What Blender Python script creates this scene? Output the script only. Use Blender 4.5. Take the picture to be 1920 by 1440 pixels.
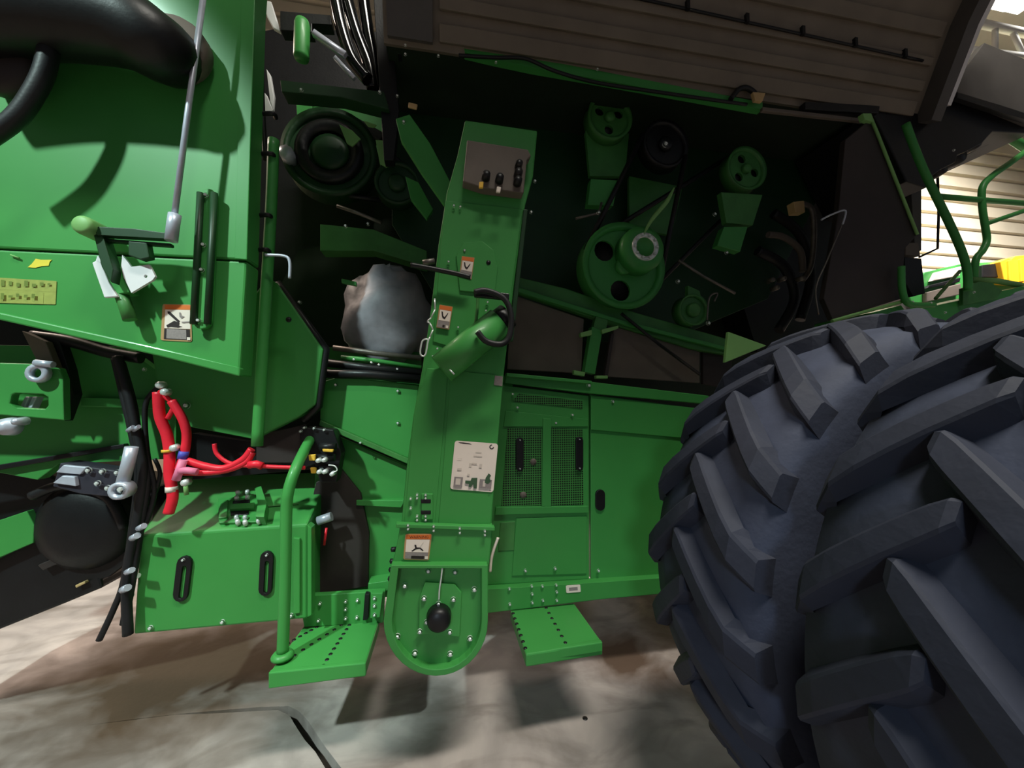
import bpy, bmesh, math, random
from mathutils import Vector, Matrix
from mathutils.geometry import tessellate_polygon
random.seed(7)
for o in list(bpy.data.objects): bpy.data.objects.remove(o)
SC = bpy.context.scene; COL = SC.collection

# ------------------------------------------------------------------ camera
F = 730.0; YAW = math.radians(10.0); PITCH = math.radians(2.35); CH = 1.38
CAM = Vector((0, 0, CH))
FW = Vector((math.sin(YAW)*math.cos(PITCH), math.cos(YAW)*math.cos(PITCH), math.sin(PITCH)))
RT = Vector((math.cos(YAW), -math.sin(YAW), 0)); UP = RT.cross(FW)
cd = bpy.data.cameras.new('camera'); cam = bpy.data.objects.new('camera', cd); COL.objects.link(cam)
cd.sensor_width = 36; cd.lens = F/1920*36; cd.clip_start = .02
cam.matrix_world = Matrix.Translation(CAM) @ Matrix((RT, UP, -FW)).transposed().to_4x4()
SC.camera = cam
def P(u, v, Y=None, X=None, Z=None):
    """the point of a real plane (Y, X or Z constant, in metres) that lies on a line of sight"""
    d = FW + RT*((u-960)/F) + UP*((720-v)/F)
    if Y is not None: return CAM + d*(Y/d.y)
    if X is not None: return CAM + d*(X/d.x)
    return CAM + d*((Z-CH)/d.z)

# ------------------------------------------------------------------ world, lamps, exposure
w = bpy.data.worlds.new('world'); SC.world = w; w.use_nodes = True
bg = w.node_tree.nodes['Background']; bg.inputs[0].default_value = (.80, .88, 1, 1); bg.inputs[1].default_value = .13
def look(o, tgt): o.rotation_euler = (Vector(tgt)-o.location).to_track_quat('-Z', 'Y').to_euler()
def area(name, loc, tgt, size, power, col=(1, 1, 1), spread=180):
    l = bpy.data.lights.new(name, 'AREA'); l.shape = 'RECTANGLE'; l.size, l.size_y = size; l.energy = power; l.color = col
    l.spread = math.radians(spread)
    o = bpy.data.objects.new(name, l); COL.objects.link(o); o.location = loc; look(o, tgt); return o
def spot(name, loc, tgt, power, cone, blend, col, rad):
    l = bpy.data.lights.new(name, 'SPOT'); l.energy = power; l.spot_size = math.radians(cone); l.spot_blend = blend; l.color = col
    l.shadow_soft_size = rad
    o = bpy.data.objects.new(name, l); COL.objects.link(o); o.location = loc; look(o, tgt); return o
spot('high_bay_lamp_left', (-3.6, -2.2, 6.0), (-1.85, 1.75, 1.72), 2300, 26.6, .16, (.76, 1, .95), .14)
area('high_bay_lamp_aisle', (1.3, -.78, 7.0), (1.1, .3, 0), (2.8, .55), 360, (1, .97, .86), 150)
spot('cool_fill_spot', (-1.6, -5.0, 3.0), (.7, .95, .25), 520, 22, .6, (.70, .86, 1), .4)  # unseen cool fill, added to brighten the tyres and elevator boot
area('rear_bay_lamp_one', (8, 3.2, 7.2), (9.5, 6, 3), (2, 1.6), 720, (1, .97, .92), 95)
area('rear_bay_lamp_two', (.9, 5.7, 3.2), (.9, 2.6, .2), (2, .8), 380, (1, .92, .82))
area('rear_bay_lamp_three', (-5.5, 4.2, 6.4), (-3.4, 2.6, 0), (1.2, 1.2), 260, (1, .80, .66))
vs = SC.view_settings
vs.view_transform = 'Standard'; vs.look = 'None'; vs.exposure = -.12; vs.gamma = 1
vs.use_curve_mapping = False

# ------------------------------------------------------------------ materials
def lin(c): return tuple(((x/255)/12.92 if x/255 <= .04045 else ((x/255+.055)/1.055)**2.4) for x in c)+(1,)
def mat(name, c, rough=.5, metal=0, var=.12, scale=9, bump=0, coat=0, emit=0):
    m = bpy.data.materials.new(name); m.use_nodes = True; nt = m.node_tree; b = nt.nodes['Principled BSDF']
    b.inputs['Roughness'].default_value = rough; b.inputs['Metallic'].default_value = metal; b.inputs['Coat Weight'].default_value = coat
    b.inputs['Coat Roughness'].default_value = .12
    tc = nt.nodes.new('ShaderNodeNewGeometry'); n = nt.nodes.new('ShaderNodeTexNoise'); n.inputs['Scale'].default_value = scale
    n.inputs['Detail'].default_value = 4
    nt.links.new(tc.outputs['Position'], n.inputs['Vector'])
    r = nt.nodes.new('ShaderNodeValToRGB'); L = lin(c)
    r.color_ramp.elements[0].position = .3; r.color_ramp.elements[1].position = .7
    r.color_ramp.elements[0].color = tuple(x*(1-var) for x in L[:3])+(1,); r.color_ramp.elements[1].color = tuple(min(1, x*(1+var)) for x in L[:3])+(1,)
    nt.links.new(n.outputs['Fac'], r.inputs['Fac']); nt.links.new(r.outputs['Color'], b.inputs['Base Color'])
    if bump:
        bp = nt.nodes.new('ShaderNodeBump'); bp.inputs['Strength'].default_value = bump; bp.inputs['Distance'].default_value = .01
        n2 = nt.nodes.new('ShaderNodeTexNoise'); n2.inputs['Scale'].default_value = scale*6; nt.links.new(tc.outputs['Position'], n2.inputs['Vector'])
        nt.links.new(n2.outputs['Fac'], bp.inputs['Height']); nt.links.new(bp.outputs['Normal'], b.inputs['Normal'])
    b.inputs['Specular IOR Level'].default_value = .35 if not metal else .5
    if emit:
        b.inputs['Emission Color'].default_value = L; b.inputs['Emission Strength'].default_value = emit
    return m
GREEN = mat('green_paint', (60, 140, 66), .46, 0, .06, 3, 0, .08)
GREEN2 = mat('green_casting', (62, 122, 60), .5, 0, .15, 12, .05, .1)
PALEG = mat('backlit_pale_green', (120, 170, 100), .5, 0, .08, 6)
BLACK = mat('black_plastic', (20, 20, 22), .42, 0, .2, 14, .05)
HOSE = mat('black_hose', (26, 26, 29), .5, 0, .2, 20, .05)
GLOSSB = mat('glossy_black_rubber', (14, 14, 16), .14, 0, .2, 14)
SHEET = mat('black_brown_sheet', (50, 43, 42), .55, 0, .15, 6, .05)
GREYP = mat('grey_plastic', (104, 94, 86), .6, 0, .14, 6, .05)
SHIN = mat('shield_inside', (116, 106, 94), .62, 0, .12, 5, .04)
DKGREY = mat('dark_grey_plastic', (84, 80, 78), .55, 0, .12, 6, .03)
BAG = mat('glossy_black_film', (124, 121, 128), .5, 0, .4, 6, .1, .0)
RUBBER = mat('tyre_rubber', (52, 58, 76), .75, 0, .14, 10, .12)
DARKG = mat('darkened_green', (24, 58, 30), .45, 0, .1, 6)  # green paint darkened for shade in the bay; lever, bars, flange share it
LINKM = mat('linkage_black', (46, 45, 55), .5, 0, .1, 8)
LUGM = mat('tread_rubber', (38, 42, 56), .72, 0, .14, 10, .1)
STEEL = mat('steel', (186, 190, 204), .35, .3, .1, 20)
ZINC = mat('zinc_bolt', (222, 228, 226), .25, .35, .06, 20)
DULL = mat('dull_metal', (110, 104, 98), .45, .6, .2, 20)
WHITE = mat('white_bracket', (222, 220, 222), .5, 0, .03)
LABELW = mat('label_white', (232, 218, 206), .5, 0, .02)
ORANGE = mat('label_orange', (214, 112, 48), .5, 0, .05)
INK = mat('label_ink', (40, 30, 30), .6, 0, .1)
GREYI = mat('label_grey', (140, 130, 128), .6, 0, .1, 120)
LTINK = mat('label_light_grey', (205, 192, 180), .6, 0, .05)
GRNI = mat('label_green', (60, 88, 62), .6, 0, .1)
FRAMEI = mat('label_border', (176, 140, 96), .6, 0, .08)
YELINK = mat('yellow_print', (224, 206, 70), .5, 0, .08)
OLIVE = mat('olive_print', (150, 158, 80), .5, 0, .1, 60)
OLIVED = mat('dark_olive_print', (108, 124, 54), .5, 0, .1, 60)
RED = mat('red_hose', (226, 38, 56), .4, 0, .08, 30)
PINK = mat('pink_sleeve', (226, 122, 156), .5, 0, .1, 30)
BLUE = mat('blue_tape', (70, 74, 170), .5, 0, .1)
YEL = mat('yellow_tag', (226, 178, 60), .5, 0, .08)
AMBER = mat('yellow_panel', (226, 164, 34), .5, 0, .06)
TAN = mat('tan_block', (190, 160, 112), .6, 0, .1)
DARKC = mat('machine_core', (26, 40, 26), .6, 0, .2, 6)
GLASS = mat('dark_window', (30, 32, 34), .1, 0, .1)
FRAMEGREY = mat('white_truss', (215, 214, 210), .5, 0, .04)
SIDING = mat('beige_siding', (206, 194, 172), .55, 0, .07, 2)
ROOFM = mat('ceiling_sheet', (176, 170, 162), .6, 0, .06, 2)
LAMP = mat('lamp_diffuser', (255, 250, 240), .5, 0, 0, 1, 0, 0, 6)
EARTH = mat('joint_dirt', (46, 42, 38), .9, 0, .3, 12)
def perf_mat():
    m = mat('perforated_paint', (60, 126, 60), .45, 0, .06, 3); nt = m.node_tree; b = nt.nodes['Principled BSDF']
    g = nt.nodes.new('ShaderNodeNewGeometry'); s = nt.nodes.new('ShaderNodeVectorMath'); s.operation = 'SCALE'; s.inputs[3].default_value = 1/.0115
    fr = nt.nodes.new('ShaderNodeVectorMath'); fr.operation = 'FRACTION'
    sb = nt.nodes.new('ShaderNodeVectorMath'); sb.operation = 'SUBTRACT'; sb.inputs[1].default_value = (.5, .5, .5)
    mu = nt.nodes.new('ShaderNodeVectorMath'); mu.operation = 'MULTIPLY'; mu.inputs[1].default_value = (1, 0, 1)
    ln = nt.nodes.new('ShaderNodeVectorMath'); ln.operation = 'LENGTH'
    lt = nt.nodes.new('ShaderNodeMath'); lt.operation = 'LESS_THAN'; lt.inputs[1].default_value = .36
    mx = nt.nodes.new('ShaderNodeMix'); mx.data_type = 'RGBA'; mx.inputs[7].default_value = lin((12, 22, 12))
    src = b.inputs['Base Color'].links[0].from_socket
    nt.links.new(g.outputs['Position'], s.inputs[0]); nt.links.new(s.outputs[0], fr.inputs[0]); nt.links.new(fr.outputs[0], sb.inputs[0])
    nt.links.new(sb.outputs[0], mu.inputs[0]); nt.links.new(mu.outputs[0], ln.inputs[0]); nt.links.new(ln.outputs['Value'], lt.inputs[0])
    nt.links.new(lt.outputs[0], mx.inputs[0]); nt.links.new(src, mx.inputs[6]); nt.links.new(mx.outputs[2], b.inputs['Base Color'])
    return m
PERF = perf_mat()
def floor_mat():
    m = bpy.data.materials.new('worn_concrete'); m.use_nodes = True; nt = m.node_tree; b = nt.nodes['Principled BSDF']; N = nt.nodes.new; L = nt.links.new
    g = N('ShaderNodeNewGeometry')
    def noise(sc, det, stretch=None, dist=0):
        n = N('ShaderNodeTexNoise'); n.inputs['Scale'].default_value = sc; n.inputs['Detail'].default_value = det; n.inputs['Distortion'].default_value = dist
        if stretch:
            mp = N('ShaderNodeMapping'); mp.inputs['Scale'].default_value = stretch; mp.inputs['Rotation'].default_value = (0, 0, .5)
            L(g.outputs['Position'], mp.inputs['Vector']); L(mp.outputs['Vector'], n.inputs['Vector'])
        else: L(g.outputs['Position'], n.inputs['Vector'])
        return n.outputs['Fac']
    def ramp(f, stops):
        r = N('ShaderNodeValToRGB'); e = r.color_ramp.elements
        e[0].position, e[0].color = stops[0][0], lin(stops[0][1]); e[1].position, e[1].color = stops[-1][0], lin(stops[-1][1])
        for p, c in stops[1:-1]: x = e.new(p); x.color = lin(c)
        L(f, r.inputs['Fac']); return r.outputs['Color']
    base = ramp(noise(3.0, 10, None, .8), [(.3, (134, 126, 122)), (.5, (166, 156, 152)), (.72, (194, 182, 176))])
    streak = ramp(noise(2.4, 8, (1, 2.2, 1), 1.2), [(.46, (0, 0, 0)), (.66, (255, 255, 255))])
    mx = N('ShaderNodeMix'); mx.data_type = 'RGBA'; mx.inputs[7].default_value = lin((84, 74, 64))
    sc = N('ShaderNodeMath'); sc.operation = 'MULTIPLY'; sc.inputs[1].default_value = .45; L(streak, sc.inputs[0]); L(sc.outputs[0], mx.inputs[0]); L(base, mx.inputs[6])
    # an oily wet stain beside the step
    def blotch(c, rad, k):
        d = N('ShaderNodeVectorMath'); d.operation = 'DISTANCE'; d.inputs[1].default_value = c; L(g.outputs['Position'], d.inputs[0])
        a = N('ShaderNodeMath'); a.operation = 'MULTIPLY_ADD'; a.inputs[1].default_value = k; a.inputs[2].default_value = -k*.5; L(noise(4, 6, None, .8), a.inputs[0])
        s = N('ShaderNodeMath'); s.operation = 'ADD'; L(d.outputs['Value'], s.inputs[0]); L(a.outputs[0], s.inputs[1])
        r = N('ShaderNodeMapRange'); r.inputs[1].default_value = rad*1.15; r.inputs[2].default_value = rad*.35; L(s.outputs[0], r.inputs[0]); return r.outputs[0]
    wet = blotch(P(330, 1260, Z=0), .75, .9)
    m2 = N('ShaderNodeMix'); m2.data_type = 'RGBA'; m2.inputs[7].default_value = lin((78, 64, 52)); L(wet, m2.inputs[0]); L(mx.outputs[2], m2.inputs[6])
    oil = blotch(P(1170, 1240, Z=0), .26, .5)
    m3 = N('ShaderNodeMix'); m3.data_type = 'RGBA'; m3.inputs[7].default_value = lin((92, 74, 62)); L(oil, m3.inputs[0]); L(m2.outputs[2], m3.inputs[6])
    L(m3.outputs[2], b.inputs['Base Color'])
    rr = N('ShaderNodeMapRange'); rr.inputs[3].default_value = .62; rr.inputs[4].default_value = .3; L(wet, rr.inputs[0]); L(rr.outputs[0], b.inputs['Roughness'])
    bp = N('ShaderNodeBump'); bp.inputs['Strength'].default_value = .35; bp.inputs['Distance'].default_value = .006; L(noise(14, 10), bp.inputs['Height']); L(bp.outputs['Normal'], b.inputs['Normal'])
    return m
CONC = floor_mat()

# ------------------------------------------------------------------ mesh helpers
WL = {}
def catmull(pts, k=6):
    if len(pts) < 3: return pts
    out = []; n = len(pts)
    for i in range(n-1):
        p0 = pts[max(i-1, 0)]; p1 = pts[i]; p2 = pts[i+1]; p3 = pts[min(i+2, n-1)]
        for j in range(k):
            t = j/k
            out.append(.5*((2*p1)+(p2-p0)*t+(2*p0-5*p1+4*p2-p3)*t*t+(3*p1-p0-3*p2+p3)*t**3))
    out.append(pts[-1]); return out
class MB:
    def __init__(s): s.v = []; s.f = []; s.m = []; s.sm = []; s.mats = []
    def mi(s, m):
        if m not in s.mats: s.mats.append(m)
        return s.mats.index(m)
    def add(s, vs, fs, m, smooth=False):
        o = len(s.v); s.v += [Vector(x) for x in vs]; k = s.mi(m)
        for f in fs: s.f.append([o+i for i in f]); s.m.append(k); s.sm.append(smooth)
        return s
    def prism(s, pts, vec, m, holes=()):
        vec = Vector(vec); loops = [[Vector(p) for p in pts]]+[[Vector(p) for p in h] for h in holes]
        flat = [p for l in loops for p in l]; n = len(flat)
        tris = tessellate_polygon(loops) if (holes or len(pts) > 4) else [list(range(len(pts)))]
        if holes or len(pts) > 4:
            fs = [list(t) for t in tris]
        else: fs = tris
        fs = fs+[[i+n for i in reversed(t)] for t in fs]; k = 0
        for l in loops:
            c = len(l)
            for i in range(c): fs.append([k+i, k+(i+1) % c, n+k+(i+1) % c, n+k+i])
            k += c
        return s.add(flat+[p+vec for p in flat], fs, m)
    def box(s, c, d, m, rot=None):
        c = Vector(c); R = rot or Matrix.Identity(3)
        vs = [c+R @ Vector((x*d[0]/2, y*d[1]/2, z*d[2]/2)) for x in (-1, 1) for y in (-1, 1) for z in (-1, 1)]
        return s.add(vs, [(0, 1, 3, 2), (4, 6, 7, 5), (0, 4, 5, 1), (2, 3, 7, 6), (0, 2, 6, 4), (1, 5, 7, 3)], m)
    def tube(s, pts, r, m, n=10, smooth=True, k=6, closed=False):
        pts = [Vector(p) for p in pts]; rs = r if isinstance(r, (list, tuple)) else None
        if rs:
            q = catmull([Vector((x, 0, 0)) for x in rs], k) if smooth and len(pts) > 2 else [Vector((x, 0, 0)) for x in rs]; rad = [x.x for x in q]
        if smooth and len(pts) > 2: pts = catmull(pts, k)
        if not rs: rad = [r]*len(pts)
        N = len(pts); vs = []; prev = None
        for i, p in enumerate(pts):
            if closed: d = (pts[(i+1) % N]-pts[i-1]).normalized()
            else: d = (pts[min(i+1, N-1)]-pts[max(i-1, 0)]).normalized()
            a = prev-d*prev.dot(d) if prev else d.orthogonal()
            if a.length < 1e-6: a = d.orthogonal()
            a.normalize(); prev = a; b = d.cross(a)
            for j in range(n): t = 2*math.pi*j/n; vs.append(p+(a*math.cos(t)+b*math.sin(t))*rad[i])
        fs = []
        for i in range(N if closed else N-1):
            i2 = (i+1) % N
            for j in range(n): fs.append([i*n+j, i*n+(j+1) % n, i2*n+(j+1) % n, i2*n+j])
        s.add(vs, fs, m, True)
        if not closed:
            s.add(vs[:n], [list(range(n))], m); s.add(vs[-n:], [list(range(n))], m)
        return s
    def lathe(s, prof, c, axis, m, n=32, smooth=True):
        ringed = abs(prof[0][0]-prof[-1][0]) < 1e-6 and prof[0][0] > 1e-6
        if ringed and len(prof) > 2 and prof[0] != prof[-1]: prof = list(prof)+[prof[0]]
        c = Vector(c); ax = Vector(axis).normalized(); a = ax.orthogonal().normalized(); b = ax.cross(a); vs = []; k = len(prof)
        for j in range(n):
            t = 2*math.pi*j/n; d = a*math.cos(t)+b*math.sin(t)
            for r, h in prof: vs.append(c+ax*h+d*r)
        fs = []
        for j in range(n):
            j2 = (j+1) % n
            for i in range(k-1): fs.append([j*k+i, j*k+i+1, j2*k+i+1, j2*k+i])
        s.add(vs, fs, m, smooth)
        if ringed: return s
        if prof[0][0] > 1e-6: s.add([vs[j*k] for j in range(n)], [list(range(n))], m)
        if prof[-1][0] > 1e-6: s.add([vs[j*k+k-1] for j in range(n)], [list(range(n))], m)
        return s
    def mesh(s, name, off):
        me = bpy.data.meshes.new(name); me.from_pydata([p-off for p in s.v], [], s.f)
        for m in s.mats: me.materials.append(m)
        for p, k, sm in zip(me.polygons, s.m, s.sm): p.material_index = k; p.use_smooth = sm
        bm = bmesh.new(); bm.from_mesh(me); bmesh.ops.remove_doubles(bm, verts=bm.verts, dist=1e-6); bmesh.ops.recalc_face_normals(bm, faces=bm.faces)
        bm.to_mesh(me); bm.free(); return me
    def build(s, name, parent=None, label=None, bevel=0, org=None, **kw):
        lo = Vector([min(p[i] for p in s.v) for i in range(3)]); hi = Vector([max(p[i] for p in s.v) for i in range(3)]); c = org or (lo+hi)/2
        o = bpy.data.objects.new(name, s.mesh(name, c)); place(o, c, parent)
        if label: o['label'] = label
        for k, v in kw.items(): o[k] = v
        if bevel:
            b = o.modifiers.new('bevel', 'BEVEL'); b.width = bevel; b.segments = 2; b.limit_method = 'ANGLE'; b.angle_limit = math.radians(40)
        return o
def place(o, c, parent=None, rot=None, scale=None):
    COL.objects.link(o); o.location = c; WL[o.name] = Vector(c)
    if rot: o.rotation_euler = rot
    if scale: o.scale = (scale,)*3
    if parent: o.parent = parent; o.matrix_parent_inverse = Matrix.Translation(-WL[parent.name])
def thing(name, loc, label, cat, group=None):
    o = bpy.data.objects.new(name, None); o.empty_display_size = .1; place(o, loc); o['label'] = label; o['category'] = cat
    if group: o['group'] = group
    return o
def Q(pts, Y): return [P(p[0], p[1], Y if len(p) < 3 else p[2]) for p in pts]
def pl(name, pts, Y, d, m, parent, label=None, bevel=.003, holes=()):
    """plate of real thickness d standing in the plane Y"""
    return MB().prism(Q(pts, Y), (0, d, 0), m, [Q(h, Y) for h in holes]).build(name, parent, label, bevel)
def tb(name, pts, r, m, parent, label=None, n=10, smooth=True, Y=None):
    return MB().tube(Q(pts, Y), r, m, n, smooth).build(name, parent, label)
def disc(c, u, n=20, ry=1.0): return [(c[0]+u*math.cos(2*math.pi*i/n), c[1]+u*ry*math.sin(2*math.pi*i/n)) for i in range(n)]
def rrect(x0, y0, x1, y1, r, n=4):
    out = []
    for cx, cy, a in ((x1-r, y0+r, -90), (x1-r, y1-r, 0), (x0+r, y1-r, 90), (x0+r, y0+r, 180)):
        for i in range(n+1): t = math.radians(a+90*i/n); out.append((cx+r*math.cos(t), cy+r*math.sin(t)))
    return out
def slot(c, hw, hh, lean=0, n=6):
    out = []
    for i in range(n+1): t = math.pi*i/n; out.append((c[0]+hw*math.cos(t), c[1]+hh-hw+hw*math.sin(t)))
    for i in range(n+1): t = math.pi+math.pi*i/n; out.append((c[0]+hw*math.cos(t), c[1]-hh+hw+hw*math.sin(t)))
    return [(x-lean*(y-c[1]), y) for x, y in out]
# one bolt, its mesh shared by every copy: flanged hexagon head pointing to -Y
_b = MB().lathe([(0, -.9), (.45, -.9), (.62, -.72)], (0, 0, 0), (0, 1, 0), ZINC, 6, False)
_b.lathe([(.62, -.72), (.62, -.25)], (0, 0, 0), (0, 1, 0), ZINC, 6, False); _b.lathe([(1.0, -.25), (1.0, .25)], (0, 0, 0), (0, 1, 0), ZINC, 12, False)
BOLT = _b.mesh('bolt', Vector((0, 0, 0)))
def bolts(pts, Y, parent, r=.0085, name='bolt', rot=None):
    for p in pts:
        o = bpy.data.objects.new(name, BOLT); place(o, P(p[0], p[1], Y if len(p) < 3 else p[2]), parent, rot, r)
def bilin(q, s, t): return ((q[0][0]*(1-s)+q[1][0]*s)*(1-t)+(q[3][0]*(1-s)+q[2][0]*s)*t, (q[0][1]*(1-s)+q[1][1]*s)*(1-t)+(q[3][1]*(1-s)+q[2][1]*s)*t)
def flat_text(mb, q, Y, x0, y0, x1, y1, txt, m):
    cu = bpy.data.curves.new('lettering', 'FONT'); cu.body = txt; o = bpy.data.objects.new('lettering', cu); COL.objects.link(o)
    me = o.to_mesh(); xs = [v.co.x for v in me.vertices]; ys = [v.co.y for v in me.vertices]; a, b, c, d = min(xs), max(xs), min(ys), max(ys)
    vs = [P(*bilin(q, x0+(v.co.x-a)/(b-a)*(x1-x0), y1-(v.co.y-c)/(d-c)*(y1-y0)), Y) for v in me.vertices]
    mb.add(vs, [list(p.vertices) for p in me.polygons], m); o.to_mesh_clear(); bpy.data.objects.remove(o); bpy.data.curves.remove(cu)
def decal(name, parent, q, Y, layers, label=None, base=LABELW, rad=.05, texts=()):
    """a stuck-on label: a thin plate with its print in raised ink layers"""
    mb = MB(); mb.prism([P(*bilin(q, s, t), Y) for s, t in rrect(0, 0, 1, 1, rad)], (0, .0012, 0), base)
    for i, (poly, m) in enumerate(layers):
        y = Y-.0003*(1+i)
        mb.add([P(*bilin(q, s, t), y) for s, t in poly], [list(x) for x in tessellate_polygon([[Vector((a, b, 0)) for a, b in poly]])], m)
    for (x0, y0, x1, y1, t, m) in texts: flat_text(mb, q, Y-.0003*(2+len(layers)), x0, y0, x1, y1, t, m)
    return mb.build(name, parent, label)
def R4(x0, y0, x1, y1): return [(x0, y0), (x1, y0), (x1, y1), (x0, y1)]

# ------------------------------------------------------------------ setting
fl = MB()
edge = [(-700, 1500), (-300, 1412), (0, 1376), (150, 1362), (250, 1349), (340, 1340), (430, 1329), (490, 1327), (540, 1322), (560, 1334), (575, 1354), (592, 1378), (612, 1402), (640, 1437), (664, 1468), (700, 1520)]
e3 = [P(u+random.uniform(-3, 3), v+random.uniform(-2, 2), Z=0) for u, v in edge]
near = [Vector((-8, -3, 0))]; 
inner = [p+Vector((-.03, -.022, 0))*((.25 if i < 6 else .9)+.5*random.random()) for i, p in enumerate(e3)]
fl.prism([Vector((-14, 30, 0)), Vector((-14, e3[0].y, 0))]+e3+[Vector((e3[-1].x+.3, -6, 0)), Vector((30, -6, 0)), Vector((30, 30, 0))], (0, 0, -.05), CONC)
fl.build('floor', None, None, 0, None, kind='structure')
f2 = MB().prism([Vector((-14, inner[0].y-.02, .006))]+[p+Vector((0, 0, .006)) for p in inner]+[Vector((inner[-1].x+.2, -6, .006)), Vector((-14, -6, .006))], (0, 0, -.05), CONC)
FLO = bpy.data.objects['floor']
f2.build('slab', FLO)
MB().box((8, 12, -.06), (46, 38, .02), EARTH).build('subsoil', FLO)
MB().lathe([(0, .002), (.011, .002), (.013, -.004)], P(1097, 1347, Z=0), (0, 0, 1), BLACK, 12).build('anchor_hole', FLO)

wall = MB().box((5, 6.6, 4.25), (46, .1, 8.5), SIDING).build('wall_back', None, None, 0, None, kind='structure')
sm = MB()
sm.prism([Vector((0, 0, -.148)), Vector((0, -.07, -.13)), Vector((0, -.05, .09)), Vector((0, 0, .14))], (40, 0, 0), SIDING)
SME = sm.mesh('siding_board', Vector((0, 0, 0)))
for i in range(28):
    o = bpy.data.objects.new('siding_board', SME); place(o, Vector((-16, 6.55, .15+i*.3)), wall)
MB().box((5, 5, 8.55), (46, 24, .1), ROOFM).build('ceiling', None, None, 0, None, kind='structure')
wl = MB().box((-13, 0, 4.25), (.1, 14, 8.5), SIDING).build('wall_left', None, None, 0, None, kind='structure')
# open-web roof truss painted white and the strip lamps under the roof
tr = thing('roof_truss', P(1890, 80, Y=3.4), 'white open-web roof truss high above the far wall', 'truss')
a, b = P(1800, 36, Y=3.4), P(2040, 88, Y=3.4); c, d = P(1800, 92, Y=3.4), P(2040, 122, Y=3.4)
MB().tube([a, b], .045, FRAMEGREY, 4, False).build('top_chord', tr); MB().tube([c, d], .04, FRAMEGREY, 4, False).build('bottom_chord', tr)
for i in range(6):
    s0 = .26+i*.13; MB().tube([a.lerp(b, s0), c.lerp(d, s0+(.09 if i % 2 else 0))], .028, FRAMEGREY, 4, False).build('web_bar', tr)
for i, (u, v) in enumerate(((1885, 2), (1912, 8))):
    p = P(u, v, Y=3.6+i*.15)
    t = thing('ceiling_light', p, ('white strip lamp under the roof, next to the raised side shield', 'white strip lamp under the roof, farther from the raised side shield')[i], 'ceiling light', 'strip lamps under the roof')
    MB().box(p+Vector((0, 0, .06)), (.3, .22, .05), FRAMEGREY).build('lamp_frame', t); MB().box(p, (.26, .18, .06), LAMP).build('diffuser', t)
# far machine beyond the combine
bm_ = thing('farm_machine', P(1830, 560, Y=4.6)*1.0, 'green farm machine with yellow hopper standing before the far wall', 'farm machine')
bm_.location.z = 0; WL[bm_.name] = Vector(bm_.location)
def far(name, pts, d, m, Y=4.6, label=None): return pl(name, pts, Y, d, m, bm_, label, .01)
far('hood', [(1700, 545), (1735, 510), (1800, 495), (1960, 484), (1960, 545), (1800, 560), (1720, 590)], .9, GREEN)
far('lower_body', [(1690, 560), (1960, 520), (1960, 700), (1690, 720)], 1.0, DKGREY, 4.65)
far('window', [(1757, 510), (1804, 499), (1800, 517), (1748, 527)], .06, LABELW, 4.54); far('window', [(1742, 535), (1802, 520), (1800, 529), (1738, 541)], .06, BLACK, 4.54)
far('side_panel', [(1738, 548), (1802, 531), (1802, 552), (1738, 566)], .06, GREYP, 4.54)
far('dark_grille', [(1842, 497), (1880, 492), (1883, 520), (1842, 520)], .06, BLACK, 4.54)
far('yellow_hopper', [(1876, 490), (1890, 484), (1896, 486), (1904, 480), (1960, 474), (1960, 535), (1884, 530)], .5, AMBER, 4.48, 'yellow ribbed hopper')
for k in range(3):
    x = 1892+k*22; far('hopper_rib', [(x, 488-k*3), (x+6, 487-k*3), (x+8, 528), (x+2, 528)], .05, AMBER, 4.45)

# ------------------------------------------------------------------ the combine
C = thing('combine_harvester', Vector((.3, 2.6, 0)), 'green combine harvester with open side shields and black dual drive tyres on concrete', 'combine harvester')

# --- wheels
R0 = .835; XC = .672+R0; TW = .44
def lug_mesh(side):
    """one bar lug: from just over the middle of the tread down to the shoulder, curved with the tyre, its nose rounded"""
    mb = MB(); vs = []; S = [0, .05, .14, .3, .48, .66, .82, .93, 1.0]; n = len(S)
    for i, s in enumerate(S):
        y = -.035+s*(TW/2+.035+.004); ph = -.30*s**1.05; wd = (.066+.016*s)/R0*(.62 if i == 0 else .9 if i == 1 else 1)
        rt = R0-.016*(s**2)-(.045*max(0, s-.8)/.2)-(.006 if i == 0 else 0); rb = R0-.052-(.09*max(0, s-.85)/.15)
        for (dp, r) in ((-wd/2-.024, rb), (-wd/2, rt-.005), (-wd*.38, rt), (wd*.38, rt), (wd/2, rt-.005), (wd/2+.024, rb)):
            a = ph+dp; vs.append(Vector((-r*math.cos(a), side*y, r*math.sin(a))))
    fs = [[i*6+j, i*6+j+1, i*6+j+7, i*6+j+6] for i in range(n-1) for j in range(5)]
    fs += [[0, 1, 2, 3, 4, 5], [(n-1)*6+k for k in (5, 4, 3, 2, 1, 0)]]
    mb.add(vs, fs, LUGM); return mb.mesh('tread_lug', Vector((0, 0, 0)))
LUG = {-1: lug_mesh(-1), 1: lug_mesh(1)}
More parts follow.
